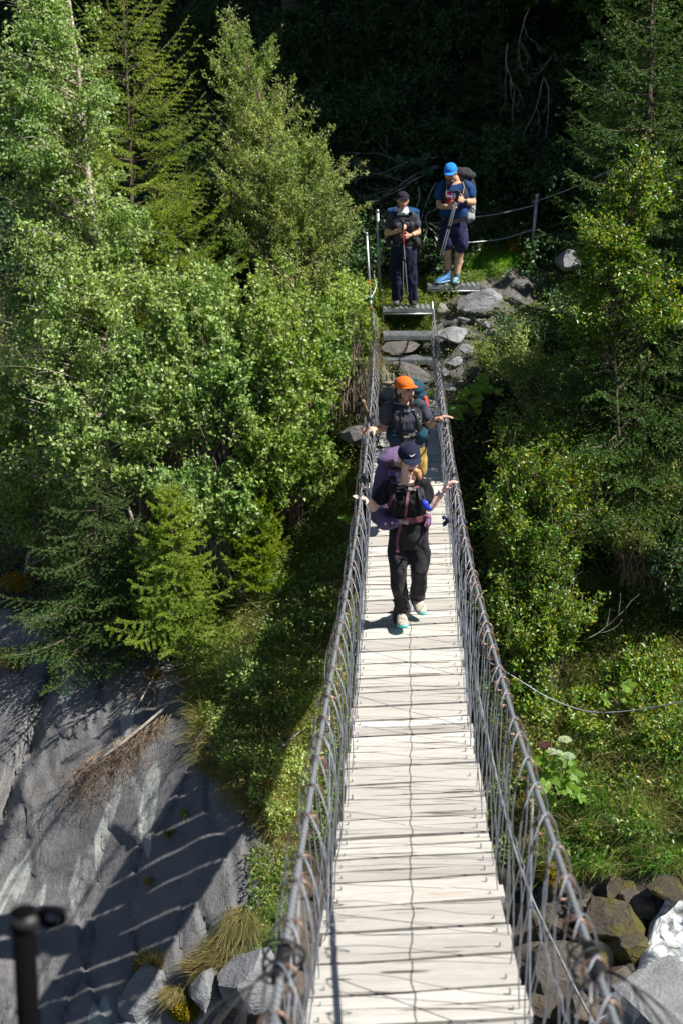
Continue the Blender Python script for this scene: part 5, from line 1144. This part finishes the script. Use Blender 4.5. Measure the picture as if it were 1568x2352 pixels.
# curved tick emblem on the cap front
b = MB(); tk = []; 
for t_ in [i/14 for i in range(15)]:
    x = -.024+.05*t_; z = .012*(1-min(1,t_/.28))**2*1.0+(.018*t_**1.4) if True else 0
    wdt = .0048*math.sin(math.pi*min(1,max(.06,t_*1.0)))**.7*(1.2-t_)
    tk.append((x, z, wdt))
def capsurf(x, zz): 
    zz2 = zz-.042; k_ = max(0, 1-(x/.087)**2-(zz2/.088)**2); return h.P(x, -.008+.104*math.sqrt(k_)+.0035, zz)
vs = []
for x, z, wd in tk: vs += [capsurf(-x, .07+z-wd), capsurf(-x, .07+z+wd)]
b.add(vs, [(2*i, 2*i+2, 2*i+3, 2*i+1) for i in range(14)]); b.build('emblem', M['print_white'], cap)
hr = MB(); hr.ellip(h.P(0,-.03,-.01), h.V(.079,0,0), h.V(0,.078,0), h.V(0,0,.07), 16, 10)
hr.tube(catmull([h.P(.068,-.025,-.05), at(957,1084,Y0-.13), at(962,1093,Y0-.16), at(965,1102,Y0-.16)], 5), [.022]*4+[.024]*4+[.024,.022,.02,.018,.016,.014,.01,.007], 10)
hr.remesh('hair', M['hairbl'], W1, .006, 2, wr=.008, wf=22, seed=3)
b = MB(); p = J['wL']+(J['eL']-J['wL'])*.1; b.torus(p, J['wL']-J['eL'], .029, .0085, 20, 8); b.build('watch', M['watchw'], W1)
tree = bvh_of(shirt, trous)
# pack
PK = empty('backpack', at(905,1150,Y0+.3), 'large purple hiking backpack with mauve straps worn by the front woman', 'backpack')
b = MB(); pc = Y0+.27
b.loft([hsec(905,1203,pc-.02,.13,.1), hsec(898,1190,pc,.17,.13), hsec(899,1150,pc+.02,.165,.14), hsec(901,1110,pc+.03,.155,.14), hsec(905,1075,pc+.02,.14,.13), hsec(906,1060,pc,.12,.11)], 24, 2.7)
b.ellip(at(903,1051,pc-.01), (.135,0,.02), (0,.14,0), (0,0,.07), 20, 12)
b.remesh('main_bag', M['purple'], PK, .009, 4, wr=.024, wf=6, seed=4)
b = MB(); b.ellip(at(884,1192,Y0+.02), (.085,0,-.01), (0,.15,0), (0,0,.075), 20, 12); b.ellip(at(902,1198,Y0-.07), (.075,.0,.0), (0,.06,0), (0,0,.05), 20, 12); b.remesh('hip_pocket', M['purple'], PK, .007, 3, wr=.014, wf=10, seed=5)
b = MB(); b.ellip(at(979,1196,Y0+.02), (.035,0,0), (0,.12,0), (0,0,.05), 16, 10); b.remesh('hip_pocket', M['purple'], PK, .007, 3, wr=.01, wf=10, seed=6)
b = MB(); b.loft([hsec(909,1076,Y0+.12,.05,.03), hsec(909,1062,Y0+.13,.055,.03)]); b.build('back_panel', M['strap'], PK)
tree2 = bvh_of(shirt, trous)
strapline(tree2, [(901,1098),(899,1110),(902,1140),(903,1170),(898,1190)], .058, M['strap'], PK, 'shoulder_strap', .012, Y0-.1)
strapline(tree2, [(898,1080),(899,1092),(904,1112)], .055, M['straplav'], PK, 'strap_pad', .02, Y0-.05)
strapline(tree2, [(958,1085),(962,1100),(963,1125),(966,1150),(970,1180)], .05, M['strap'], PK, 'shoulder_strap', .012, Y0-.1)
strapline(tree2, [(956,1076),(963,1084),(966,1096)], .05, M['mauve'], PK, 'strap_pad', .02, Y0-.08)
strapline(tree2, [(897,1054),(900,1066),(901,1074)], .028, M['mauve'], PK, 'load_strap', .02, Y0+.0)
strapline(tree2, [(912,1130),(925,1130),(940,1127),(960,1122)], .017, M['strap'], PK, 'chest_strap', .014, Y0-.1)
strapline(tree2, [(948,1125),(960,1121)], .02, M['mauve'], PK, 'chest_strap', .018, Y0-.1)
buckle(tree2, 945,1125, PK, .022); buckle(tree2, 913,1130, PK, .01)
strapline(tree2, [(935,1130),(934,1150),(932,1170),(930,1185)], .022, M['mauve'], PK, 'sternum_webbing', .016, Y0-.1)
strapline(tree2, [(912,1196),(925,1196),(945,1194),(965,1190),(980,1186)], .05, M['mauve'], PK, 'hip_belt', .014, Y0-.1)
buckle(tree2, 926,1197, PK, .03); buckle(tree2, 914,1197, PK, .016)
strapline(tree2, [(918,1197),(920,1208),(916,1225),(913,1250),(912,1268)], .026, M['mauve'], PK, 'belt_tail', .014, Y0-.1)
strapline(tree2, [(975,1186),(973,1198),(972,1208)], .024, M['mauve'], PK, 'belt_tail', .022, Y0-.1)
strapline(tree2, [(905,1138),(900,1150),(896,1158)], .03, M['mauve'], PK, 'side_webbing', .016, Y0-.1)
ringclip(tree2, 903,1187, PK, .016); ringclip(tree2, 897,1153, PK, .012)
text_on(tree2, 'OSPREY', 903,1106, .02, 'print_white', PK, rot=.2, Yd=Y0-.1, off=.026)
b = MB(); b.ribbon(catmull([at(970,1148,Y0-.13), at(974,1157,Y0-.15), at(981,1166,Y0-.15), at(992,1171,Y0-.13)], 5), [(0,-1,.2)]*16, [.03,.035,.04,.05,.055,.06,.06,.055,.05,.045,.04,.035,.03,.025,.015,.01], .006); tag(b.build('blue_bag', M['bluecloth']), 'bright blue crumpled bag dangling from the purple pack strap', 'bag')
b = MB()
for q in range(4): b.tube(catmull([at(957,1118,Y0-.14), at(962+q*2,1130,Y0-.17), at(968+q*1.5,1142,Y0-.17), at(974,1144-q*2,Y0-.15)], 5), .002, 5)
tag(b.build('cord_bundle', M['navycloth']), 'loops of pale blue cord clipped at the front woman\'s shoulder strap', 'cord')

# ================= second woman (orange cap)
Y0 = 12.1
W2 = empty('person', at(935,1105,Y0), 'smiling woman in orange cap and mustard shorts holding trekking poles on the bridge', 'person')
X2 = lambda x, y, dy=0: at(784+.2*x, 815.4+.2*y, Y0+dy)
J = dict(nb=X2(715,545), sR=X2(545,590), sL=X2(905,570), eR=X2(462,848,.02), eL=X2(1000,808,0), wR=X2(385,848,-.08), wL=X2(1090,735,-.05), hR=X2(690,1040), hL=X2(850,1040), kR=at(919,1085,Y0-.1), kL=at(955,1088,Y0), aR=at(919,1155,Y0), aL=at(955,1150,Y0+.25))
h = Head(X2(722,398,-.03), (.66,-.74,.04), k=1.0)
b = MB(); head_geo(b, h, .92)
b.tube([X2(715,560), X2(712,500,.0), h.P(0,-.02,-.04)], [.058,.048,.05], 16)
b.loft([hsec(784+.2*765,815.4+.2*1050,Y0,.16,.11), hsec(784+.2*755,815.4+.2*900,Y0,.13,.09), hsec(784+.2*740,815.4+.2*740,Y0,.145,.095), hsec(784+.2*725,815.4+.2*600,Y0,.15,.065), hsec(784+.2*715,815.4+.2*555,Y0,.07,.05)])
for a in ('R','L'):
    b.tube([J['s'+a], (J['s'+a]+J['e'+a])/2, J['e'+a]], [.052,.046,.038], 14); b.tube([J['e'+a], J['e'+a]*.65+J['w'+a]*.35, J['w'+a]], [.038,.038,.024], 14)
    b.tube([J['h'+a], J['k'+a], J['a'+a]], [.06,.042,.036], 12)
hand(b, J['wL'], X2(1190,705,-.07)-J['wL'], (.3,-.2,-.9), -1, 1.05, curl=.32, spread=.1)
hand(b, J['wR'], X2(300,850,-.14)-J['wR'], (-.1,.3,-.9), 1, 1.05, curl=.5, spread=.1)
b.remesh('body', M['skin_tan'], W2, .0055, 4); face_parts(h, W2, smile=True)
sh = MB(); S2 = lambda x, y, hw, hd, dy=0: hsec(784+.2*x, 815.4+.2*y, Y0+dy, hw, hd)
sh.loft([S2(762,1035,.185,.13), S2(760,980,.18,.125), S2(752,900,.155,.11), S2(742,820,.155,.12,-.01), S2(735,720,.165,.13,-.01), S2(728,650,.172,.11), S2(722,590,.168,.085), S2(716,560,.11,.07)], 28, 2.3)
for sg in (-1,1): sh.ellip(X2(738+sg*85,745,-.075), (.066,0,0), (0,.062,0), (0,0,.062), 16, 12)
for a in ('R','L'):
    m = J['s'+a]+(J['e'+a]-J['s'+a])*.55; sh.tube([J['s'+a]+(J['nb']-J['s'+a])*.2+Vector((0,0,-.01)), J['s'+a], m], [.067,.067,.068], 18)
shirt = sh.remesh('shirt', M['slatetee'], W2, .008, 4, wr=.014, wf=9, seed=11)
tr = MB(); tr.loft([S2(762,1180,.17,.13), S2(762,1090,.182,.135), S2(762,1020,.172,.125)], 28, 2.3)
tr.tube([X2(670,1100), X2(655,1210,-.04), X2(655,1330,-.08)], [.095,.1,.092], 20); tr.tube([X2(855,1100), X2(868,1210), X2(880,1320)], [.095,.1,.09], 20)
tr.remesh('shorts', M['mustard'], W2, .008, 3, wr=.014, wf=7, seed=12)
shoe(at(917,1163,Y0-.15)+Vector((0,0,0)), at(917,1150,Y0+.1), W2, M['bootgrey'], M['sole']); shoe(at(957,1150,Y0+.1), at(957,1138,Y0+.35), W2, M['bootgrey'], M['sole'])
cap = cap_geo('cap', h, M['caporange'], W2, brim=.062, tilt=.0)
hr = MB(); hr.ellip(h.P(0,-.035,-.005), h.V(.078,0,0), h.V(0,.075,0), h.V(0,0,.075), 16, 10)
hr.tube(catmull([h.P(.05,-.03,-.05), X2(795,500,-.08), X2(800,560,-.13), X2(795,615,-.14)], 5), [.028]*6+[.026,.026,.026,.024,.022,.02,.018,.015,.011,.006], 10)
hr.tube(catmull([h.P(-.06,-.03,-.02), h.P(-.06,-.04,-.07), h.P(-.05,-.06,-.11)], 5), [.022]*6+[.018,.014,.012,.009,.006], 10)
hr.remesh('hair', M['hairdk'], W2, .006, 2, wr=.008, wf=22, seed=13)
b = MB(); b.torus(J['wL']+(J['eL']-J['wL'])*.06, J['wL']-J['eL'], .029, .008, 20, 8); b.build('wristband', M['watch'], W2)
PK = empty('backpack', X2(760,800,.3), 'dark teal hiking backpack worn by the woman in the orange cap', 'backpack')
b = MB(); b.loft([S2(770,960,.15,.1,.24), S2(770,880,.18,.13,.27), S2(775,700,.18,.14,.28), S2(790,500,.165,.13,.27), S2(800,420,.15,.12,.26)], 24, 2.7); b.ellip(X2(795,370,.24), (.145,0,.0), (0,.13,0), (0,0,.085), 20, 12)
b.remesh('main_bag', M['packteal'], PK, .009, 4, wr=.022, wf=6, seed=14)
b = MB(); b.ellip(X2(915,900,.0), (.08,0,.01), (0,.14,0), (0,0,.085), 20, 12); b.remesh('hip_pocket', M['packteal'], PK, .007, 3, wr=.014, wf=10, seed=15)
b = MB(); b.ellip(X2(590,910,.0), (.07,0,0), (0,.14,0), (0,0,.085), 20, 12); b.remesh('hip_pocket', M['packteal'], PK, .007, 3, wr=.014, wf=10, seed=16)
tree2 = bvh_of(shirt); X2p = lambda pts: [(784+.2*x, 815.4+.2*y) for x, y in pts]
for q in ([(607,500),(604,560),(606,640),(600,720),(580,800),(575,870)], [(828,470),(836,540),(850,640),(870,720),(885,800),(900,860)]):
    strapline(tree2, X2p(q), .052, M['strap'], PK, 'shoulder_strap', .012, Y0-.1)
strapline(tree2, X2p([(606,490),(604,530),(608,580)]), .056, M['tealstrap'], PK, 'strap_pad', .02, Y0-.08); strapline(tree2, X2p([(828,460),(834,510),(846,570)]), .056, M['tealstrap'], PK, 'strap_pad', .02, Y0-.08)
strapline(tree2, X2p([(600,528),(612,524)]), .02, M['print_white'], PK, 'strap_band', .025, Y0-.08)
strapline(tree2, X2p([(630,648),(700,645),(760,640),(830,632)]), .018, M['strap'], PK, 'chest_strap', .014, Y0-.1); buckle(tree2, *X2p([(745,641)])[0], PK, .024); buckle(tree2, *X2p([(640,650)])[0], PK, .009); buckle(tree2, *X2p([(815,633)])[0], PK, .009)
strapline(tree2, X2p([(690,660),(688,760),(690,880),(692,1000)]), .03, M['strap'], PK, 'sternum_webbing', .014, Y0-.1)
strapline(tree2, X2p([(560,900),(650,905),(740,910),(840,900),(940,880)]), .05, M['strap'], PK, 'hip_belt', .014, Y0-.1); buckle(tree2, *X2p([(742,925)])[0], PK, .02); buckle(tree2, *X2p([(800,905)])[0], PK, .024)
strapline(tree2, X2p([(790,900),(775,950),(785,1000)]), .04, M['strap'], PK, 'belt_tail', .014, Y0-.1)
for q in ((612,870),(842,880),(870,700),(890,770)): ringclip(tree2, *X2p([q])[0], PK, .017)
text_on(tree2, 'OSPREY', *X2p([(606,565)])[0], .018, 'print_white', PK, Yd=Y0-.1, off=.026)
b = MB(); b.tube(catmull([X2(955,490,.18), X2(972,560,.16), X2(978,620,.14)], 4), [.022]*9, 10); b.build('red_sleeve', M['redbottle'], PK)
b = MB(); b.tube(catmull([X2(985,620,.12), X2(1010,660,.08), X2(1018,690,.05)], 4), .008, 8); b.build('drinking_tube', M['hoseblue'], PK)
b = MB(); b.ellip(X2(525,790,.05), (.026,0,0), (0,.02,0), (0,0,.024), 14, 10); tag(b.build('red_light', M['redbottle']), 'small round red tag hanging at the orange-capped woman\'s hip', 'tag')
pole('cork-handled trekking pole leaning up past the left handrail, upper of two', X2(205,480,-.2), X2(440,1115,.15), 'poleblack', 'poleblack', 'poleblack')
pole('cork-handled trekking pole held lower in the same hand', X2(245,530,-.23), X2(470,1120,.12), 'cork', 'poleblack', 'poleblack')

# ================= far woman (white scarf)
Y0 = 18.28
C3 = lambda x, y, dy=0: at(784+.32*x, 345+.32*y, Y0+dy)
H3 = lambda x, y, hw, hd, dy=0: hsec(784+.32*x, 345+.32*y, Y0+dy, hw, hd)
W3 = empty('person', C3(445,1115), 'woman with white scarf and plum cap standing on the corrugated step', 'person')
J = dict(nb=C3(437,450), sR=C3(358,480), sL=C3(518,478), eR=C3(322,600,.0), eL=C3(548,590,.0), wR=C3(405,578,-.16), wL=C3(490,612,-.14), hR=C3(405,720), hL=C3(478,720), kR=C3(395,870,-.02), kL=C3(490,880,-.02), aR=C3(398,1045,.02), aL=C3(508,1050,.02))
h = Head(C3(437,363,-.03), (.08,-1,.02), k=.98)
b = MB(); head_geo(b, h, .88); b.tube([C3(437,455), h.P(0,-.015,-.04)], [.055,.048], 14)
b.loft([H3(441,720,.155,.105), H3(440,640,.135,.09), H3(438,560,.145,.095), H3(438,490,.15,.065), H3(437,455,.07,.05)])
for a in ('R','L'):
    b.tube([J['s'+a], (J['s'+a]+J['e'+a])/2, J['e'+a]], [.052,.047,.04], 14); b.tube([J['e'+a], J['e'+a]*.65+J['w'+a]*.35, J['w'+a]], [.04,.038,.025], 14)
    b.tube([J['h'+a], J['k'+a], J['a'+a]], [.055,.04,.03], 12)
hand(b, J['wR'], C3(440,560,-.2)-J['wR'], (.2,.9,.1), 1, .95, curl=.85, spread=.03, tcurl=.8); hand(b, J['wL'], C3(450,625,-.19)-J['wL'], (-.2,.9,.1), -1, .95, curl=.85, spread=.03, tcurl=.8)
b.remesh('body', M['skin_tan'], W3, .0058, 4); face_parts(h, W3, brow='hairbr')
sh = MB(); sh.loft([H3(441,700,.17,.12), H3(441,650,.15,.11), H3(440,590,.155,.115), H3(439,545,.168,.128), H3(438,500,.17,.1), H3(437,472,.15,.08), H3(437,458,.1,.065)], 28, 2.3)
for sg in (-1,1): sh.ellip(C3(440+sg*38,545,-.08), (.066,0,0), (0,.06,0), (0,0,.062), 16, 12)
for a in ('R','L'): m = J['s'+a]+(J['e'+a]-J['s'+a])*.52; sh.tube([J['s'+a]+(J['nb']-J['s'+a])*.2, J['s'+a], m], [.064,.065,.068], 18)
shirt = sh.remesh('shirt', M['slatetee'], W3, .008, 4, wr=.014, wf=9, seed=21)
tr = MB(); tr.loft([H3(441,760,.165,.12), H3(441,710,.168,.125), H3(441,680,.155,.115)], 28, 2.3)
for q in ([(400,720),(393,860),(398,960),(398,1062)], [(482,720),(492,870),(500,960),(508,1068)]): tr.tube([C3(x, y) for x, y in q], [.1,.095,.086,.078], 20)
tr.remesh('trousers', M['navy'], W3, .008, 3, wr=.026, wf=7, seed=22)
shoe(C3(385,1118,-.14), C3(402,1096,.1), W3, M['bootgrey'], M['sole']); shoe(C3(520,1118,-.13), C3(510,1098,.1), W3, M['sole'], M['sole'])
cap_geo('cap', h, M['capplum'], W3, brim=.05, tilt=-.15)
b = MB(); b.loft([H3(436,462,.105,.085,-.01), H3(435,445,.098,.08,-.02), H3(436,425,.078,.07,-.01), H3(437,410,.062,.062)], 20, 2.1); b.remesh('scarf', M['gaiter'], W3, .007, 3, wr=.012, wf=14, seed=23)
hr = MB(); hr.ellip(h.P(0,-.03,-.01), h.V(.079,0,0), h.V(0,.08,0), h.V(0,0,.08), 16, 10); hr.ellip(h.P(.062,-.0,-.055), h.V(.024,0,0), h.V(0,.03,0), h.V(0,0,.04), 10, 8); hr.remesh('hair', M['hairbr'], W3, .006, 2, wr=.008, wf=22, seed=24)
b = MB(); b.torus(J['wL']+(J['eL']-J['wL'])*.12, J['wL']-J['eL'], .03, .009, 18, 8); b.build('watch', M['watch'], W3)
PK = empty('backpack', C3(440,560,.25), 'blue hiking backpack on the woman with the white scarf', 'backpack')
b = MB(); b.loft([H3(440,690,.16,.1,.22), H3(440,640,.2,.13,.25), H3(440,520,.23,.14,.26), H3(440,450,.22,.13,.25)], 24, 2.7); b.ellip(C3(440,440,.22), (.235,0,0), (0,.12,0), (0,0,.075), 20, 12); b.remesh('main_bag', M['packblue'], PK, .009, 4, wr=.02, wf=6, seed=25)
for q in (345, 535): b = MB(); b.ellip(C3(q,655,.0), (.055,0,0), (0,.12,0), (0,0,.07), 16, 10); b.remesh('hip_pocket', M['packgrey'], PK, .007, 3)
tree2 = bvh_of(shirt); C3p = lambda pts: [(784+.32*x, 345+.32*y) for x, y in pts]
for q in ([(388,445),(382,490),(380,540),(372,600),(360,640)], [(492,445),(498,490),(502,540),(515,600),(525,640)]): strapline(tree2, C3p(q), .05, M['strap'], PK, 'shoulder_strap', .014, Y0-.1)
strapline(tree2, C3p([(392,498),(440,492),(490,496)]), .016, M['strap'], PK, 'chest_strap', .016, Y0-.1); buckle(tree2, *C3p([(448,493)])[0], PK, .014); strapline(tree2, C3p([(350,665),(440,672),(530,662)]), .04, M['strap'], PK, 'hip_belt', .016, Y0-.1)
pole('red-topped trekking pole held upright by the woman with the white scarf', C3(432,505,-.24), C3(475,1070,-.3), 'poleblack', 'polered', 'polegrey', strap=False, red=.3)
pole('second, darker pole behind the red-topped one', C3(440,510,-.19), C3(440,1040,-.1), 'poleblack', 'poleblack', 'polegrey', strap=False)

# ================= man (blue cap)
Y0 = 18.85
C3 = lambda x, y, dy=0: at(784+.32*x, 345+.32*y, Y0+dy)
H3 = lambda x, y, hw, hd, dy=0: hsec(784+.32*x, 345+.32*y, Y0+dy, hw, hd)
W4 = empty('person', C3(790,965), 'bearded man in blue T-shirt, blue cap and navy shorts looking down at his poles', 'person')
J = dict(nb=C3(815,225), sR=C3(725,255), sL=C3(895,255), eR=C3(700,395,.0), eL=C3(938,372,0), wR=C3(757,408,-.18), wL=C3(878,368,-.18), hR=C3(760,560), hL=C3(850,560), kR=C3(757,700,-.04), kL=C3(845,705,-.04), aR=C3(762,870,.02), aL=C3(824,900,.0))
h = Head(C3(779,163,-.09), (-.24,-.88,-.3), k=1.06)
b = MB(); head_geo(b, h, 1.1, 1.05); b.tube([C3(812,235,.02), C3(805,205,0), h.P(0,-.02,-.04)], [.075,.066,.06], 14)
b.loft([H3(805,590,.17,.12), H3(808,470,.17,.13), H3(810,380,.18,.12), H3(812,300,.19,.11), H3(812,250,.19,.08), H3(812,228,.1,.065)])
for a in ('R','L'):
    b.tube([J['s'+a], (J['s'+a]+J['e'+a])/2, J['e'+a]], [.07,.066,.052], 14); b.tube([J['e'+a], J['e'+a]*.6+J['w'+a]*.4, J['w'+a]], [.052,.05,.031], 14)
b.tube([J['hR'], C3(757,640,-.02), J['kR'], C3(757,745,.03), C3(760,800,.03), J['aR']], [.1,.082,.062,.06,.055,.04], 16); b.tube([J['hL'], C3(848,640,-.02), J['kL'], C3(840,755,.02), C3(833,820,.03), J['aL']], [.1,.082,.062,.062,.056,.04], 16)
hand(b, J['wR'], C3(805,402,-.25)-J['wR'], (.1,.9,-.1), 1, 1.12, curl=.75, spread=.04, tcurl=.6); hand(b, J['wL'], C3(830,345,-.25)-J['wL'], (-.1,.8,-.3), -1, 1.12, curl=.3, spread=.1, tcurl=.4)
b.remesh('body', M['skin_tan'], W4, .006, 4)
bd = MB(); bd.ellip(h.P(0,.045,-.085), h.V(.055,0,0), h.V(0,.048,0), h.V(0,0,.055), 16, 12); bd.ellip(h.P(0,.02,-.055), h.V(.068,0,0), h.V(0,.055,0), h.V(0,0,.042), 16, 12); bd.ellip(h.P(0,.085,-.046), h.V(.03,0,0), h.V(0,.014,0), h.V(0,0,.009), 12, 8); bd.ellip(h.P(0,.05,-.125), h.V(.035,0,0), h.V(0,.03,0), h.V(0,0,.035), 12, 8)
bd.remesh('beard', M['beard'], W4, .006, 2, wr=.01, wf=25, seed=31); 
b = MB(); b.tube([h.P(-.02,.1,-.056), h.P(0,.105,-.056), h.P(.02,.1,-.056)], .004, 6); b.build('lips', M['lip'], W4)
gl = MB()
for sg in (-1,1): gl.ellip(h.P(sg*.034,.09,.0), h.V(.028,-sg*.0,0), h.V(0,.006,0), h.V(0,0,.019), 14, 8)
g_ = gl.build('sunglasses', M['orange_lens'], W4); b = MB(); b.tube([h.P(-.072,.06,.012), h.P(-.06,.085,.018), h.P(0,.1,.016), h.P(.06,.085,.018), h.P(.072,.06,.012)], .004, 6); b.tube([h.P(.072,.06,.012), h.P(.082,-.01,.006)], .003, 6); b.tube([h.P(-.072,.06,.012), h.P(-.082,-.01,.006)], .003, 6); b.build('glasses_frame', M['watch'], g_)
sh = MB(); sh.loft([H3(800,475,.195,.15), H3(803,440,.2,.155,-.01), H3(808,380,.195,.15,-.01), H3(811,320,.205,.145,-.01), H3(812,280,.21,.12), H3(812,252,.19,.095), H3(812,236,.12,.075)], 28, 2.4)
for a in ('R','L'): m = J['s'+a]+(J['e'+a]-J['s'+a])*.48+Vector(((-.012 if a=='R' else .012),0,0)); sh.tube([J['s'+a]+(J['nb']-J['s'+a])*.2, J['s'+a]+Vector((0,0,-.01)), m], [.084,.09,.092], 18)
shirt = sh.remesh('shirt', M['bluetee'], W4, .009, 4, wr=.015, wf=8, seed=32)
tr = MB(); tr.loft([H3(800,600,.19,.14), H3(800,540,.195,.15), H3(800,470,.175,.135)], 28, 2.3); tr.tube([C3(757,560), C3(748,620,-.02), C3(745,672,-.03), C3(745,685,-.03)], [.108,.112,.11,.1], 20); tr.tube([C3(845,560), C3(848,620,-.02), C3(852,680,-.03), C3(852,692,-.03)], [.108,.112,.11,.1], 20)
tr.remesh('shorts', M['navyshort'], W4, .009, 3, wr=.022, wf=7, seed=33)
for a, q in (('aR', C3(764,905,.03)), ('aL', C3(822,925,.01))): b = MB(); b.tube([q, J[a]+Vector((0,0,.02))], [.05,.046], 14); b.build('sock', M['sock'], W4)
shoe(C3(672,960,-.16), C3(775,938,.04), W4, M['shoeblue'], M['lightblue'], .055); shoe(C3(815,972,-.2), C3(818,945,.08), W4, M['lightblue'], M['sole'], .055)
cap_geo('cap', h, M['capblue'], W4, brim=.055, tilt=-.25)
b = MB(); b.torus(J['wL']+(J['eL']-J['wL'])*.08, J['wL']-J['eL'], .035, .008, 18, 8); p = J['wL']+(J['eL']-J['wL'])*.08+Vector((0,-.036,.0)); b.box(p, (.018,0,0), (0,.006,0), (0,0,.024)); b.build('watch', M['watch'], W4)
PK = empty('backpack', C3(840,400,.3), 'charcoal backpack rising behind the bearded man\'s shoulder', 'backpack')
b = MB(); b.loft([H3(840,520,.17,.11,.24), H3(845,470,.21,.14,.27), H3(850,350,.22,.15,.28), H3(855,230,.2,.14,.27), H3(862,190,.17,.12,.26)], 24, 2.7); b.remesh('main_bag', M['packgrey'], PK, .01, 4, wr=.02, wf=6, seed=34)
b = MB(); b.ellip(C3(872,170,.22), (.17,0,-.02), (0,.14,0), (0,0,.085), 20, 12); b.remesh('lid', M['packgrey'], PK, .009, 3, wr=.022, wf=8, seed=35)
b = MB(); b.ellip(C3(912,485,.02), (.085,0,.02), (0,.12,0), (0,0,.07), 20, 12); b.ellip(C3(925,430,.12), (.06,0,.01), (0,.1,0), (0,0,.13), 20, 12); b.remesh('side_pocket', M['packlight'], PK, .008, 3, wr=.02, wf=10, seed=36)
tree2 = bvh_of(shirt); C3p = lambda pts: [(784+.32*x, 345+.32*y) for x, y in pts]
for q in ([(752,210),(742,250),(738,300),(736,350),(732,400)], [(868,195),(880,240),(882,290),(880,330),(890,370)]): strapline(tree2, C3p(q), .062, M['strap'], PK, 'shoulder_strap', .014, Y0-.1)
for q in ([(750,215),(750,280),(748,340)], [(862,205),(872,260),(866,320)]): strapline(tree2, C3p(q), .012, M['packlight'], PK, 'strap_edge', .021, Y0-.1)
strapline(tree2, C3p([(742,290),(790,292),(870,290)]), .018, M['strap'], PK, 'chest_strap', .016, Y0-.1); strapline(tree2, C3p([(720,500),(800,512),(890,490)]), .06, M['strap'], PK, 'hip_belt', .03, Y0-.15)
pr = MB(); P = []
for i in range(20):
    a = 2*math.pi*i/20; x = 775+36*math.cos(a)*(1-.25*math.sin(a)); y = 340+44*math.sin(a)*-1; P.append(onsurf(tree2, *C3p([(x, y)])[0], .004, Y0-.15)[0])
pr.add([sum((Vector(p) for p in P), Vector())/20+Vector((0,-.012,0))]+P, [(0, 1+i, 1+(i+1)%20) for i in range(20)]); e = pr.build('shirt_print', M['redprint'], shirt, smooth=False)
b = MB()
for yy in (332, 342): b.tube([onsurf(tree2, *C3p([(x, yy+2*math.sin(x))])[0], .018, Y0-.15)[0] for x in range(758, 794, 3)], .0035, 4)
b.build('print_lettering', M['print_white'], shirt)
pole('grey trekking pole of the bearded man, tilted down to the left', C3(832,295,-.3), C3(694,790,-.35), 'poleblack', 'polegrey', 'polegrey', strap=False, r=.0105)
pole('twin grey pole held just in front of the first by the bearded man', C3(842,300,-.34), C3(712,790,-.42), 'poleblack', 'polegrey', 'polegrey', strap=False, r=.0105)
# ---------------------------------------------------------------- camera, sun, sky
cam = bpy.data.cameras.new('camera'); co = bpy.data.objects.new('camera', cam); COL.objects.link(co)
co.location = (0,0,0); co.rotation_euler = (R(90-21), 0, 0); cam.sensor_fit = 'VERTICAL'; cam.sensor_height = 36; cam.lens = F/2352*36; cam.clip_start = .05; cam.clip_end = 300
cam.dof.use_dof = True; cam.dof.focus_distance = 11.0; cam.dof.aperture_fstop = 3.0
scene.camera = co
SUN = Vector((.74, -.16, 1)).normalized()
s = bpy.data.lights.new('sun', 'SUN'); s.energy = 5; s.angle = R(.5); s.color = (1, .96, .89)
so = bpy.data.objects.new('sun', s); COL.objects.link(so); so.rotation_euler = (-SUN).to_track_quat('-Z', 'Y').to_euler()
w = bpy.data.worlds.new('World'); scene.world = w; w.use_nodes = True; nt = w.node_tree
sky = nt.nodes.new('ShaderNodeTexSky'); sky.sky_type = 'NISHITA'; sky.sun_disc = False
sky.sun_elevation = math.asin(SUN.z); sky.sun_rotation = math.atan2(SUN.x, SUN.y); sky.altitude = 1500
bg = nt.nodes['Background']; bg.inputs[1].default_value = .05; nt.links.new(sky.outputs[0], bg.inputs[0])
scene.view_settings.view_transform = 'Standard'; scene.view_settings.look = 'None'; scene.view_settings.exposure = .75; scene.view_settings.gamma = 1
cy = scene.cycles; cy.max_bounces = 5; cy.diffuse_bounces = 3; cy.glossy_bounces = 2; cy.transmission_bounces = 3; cy.transparent_max_bounces = 4
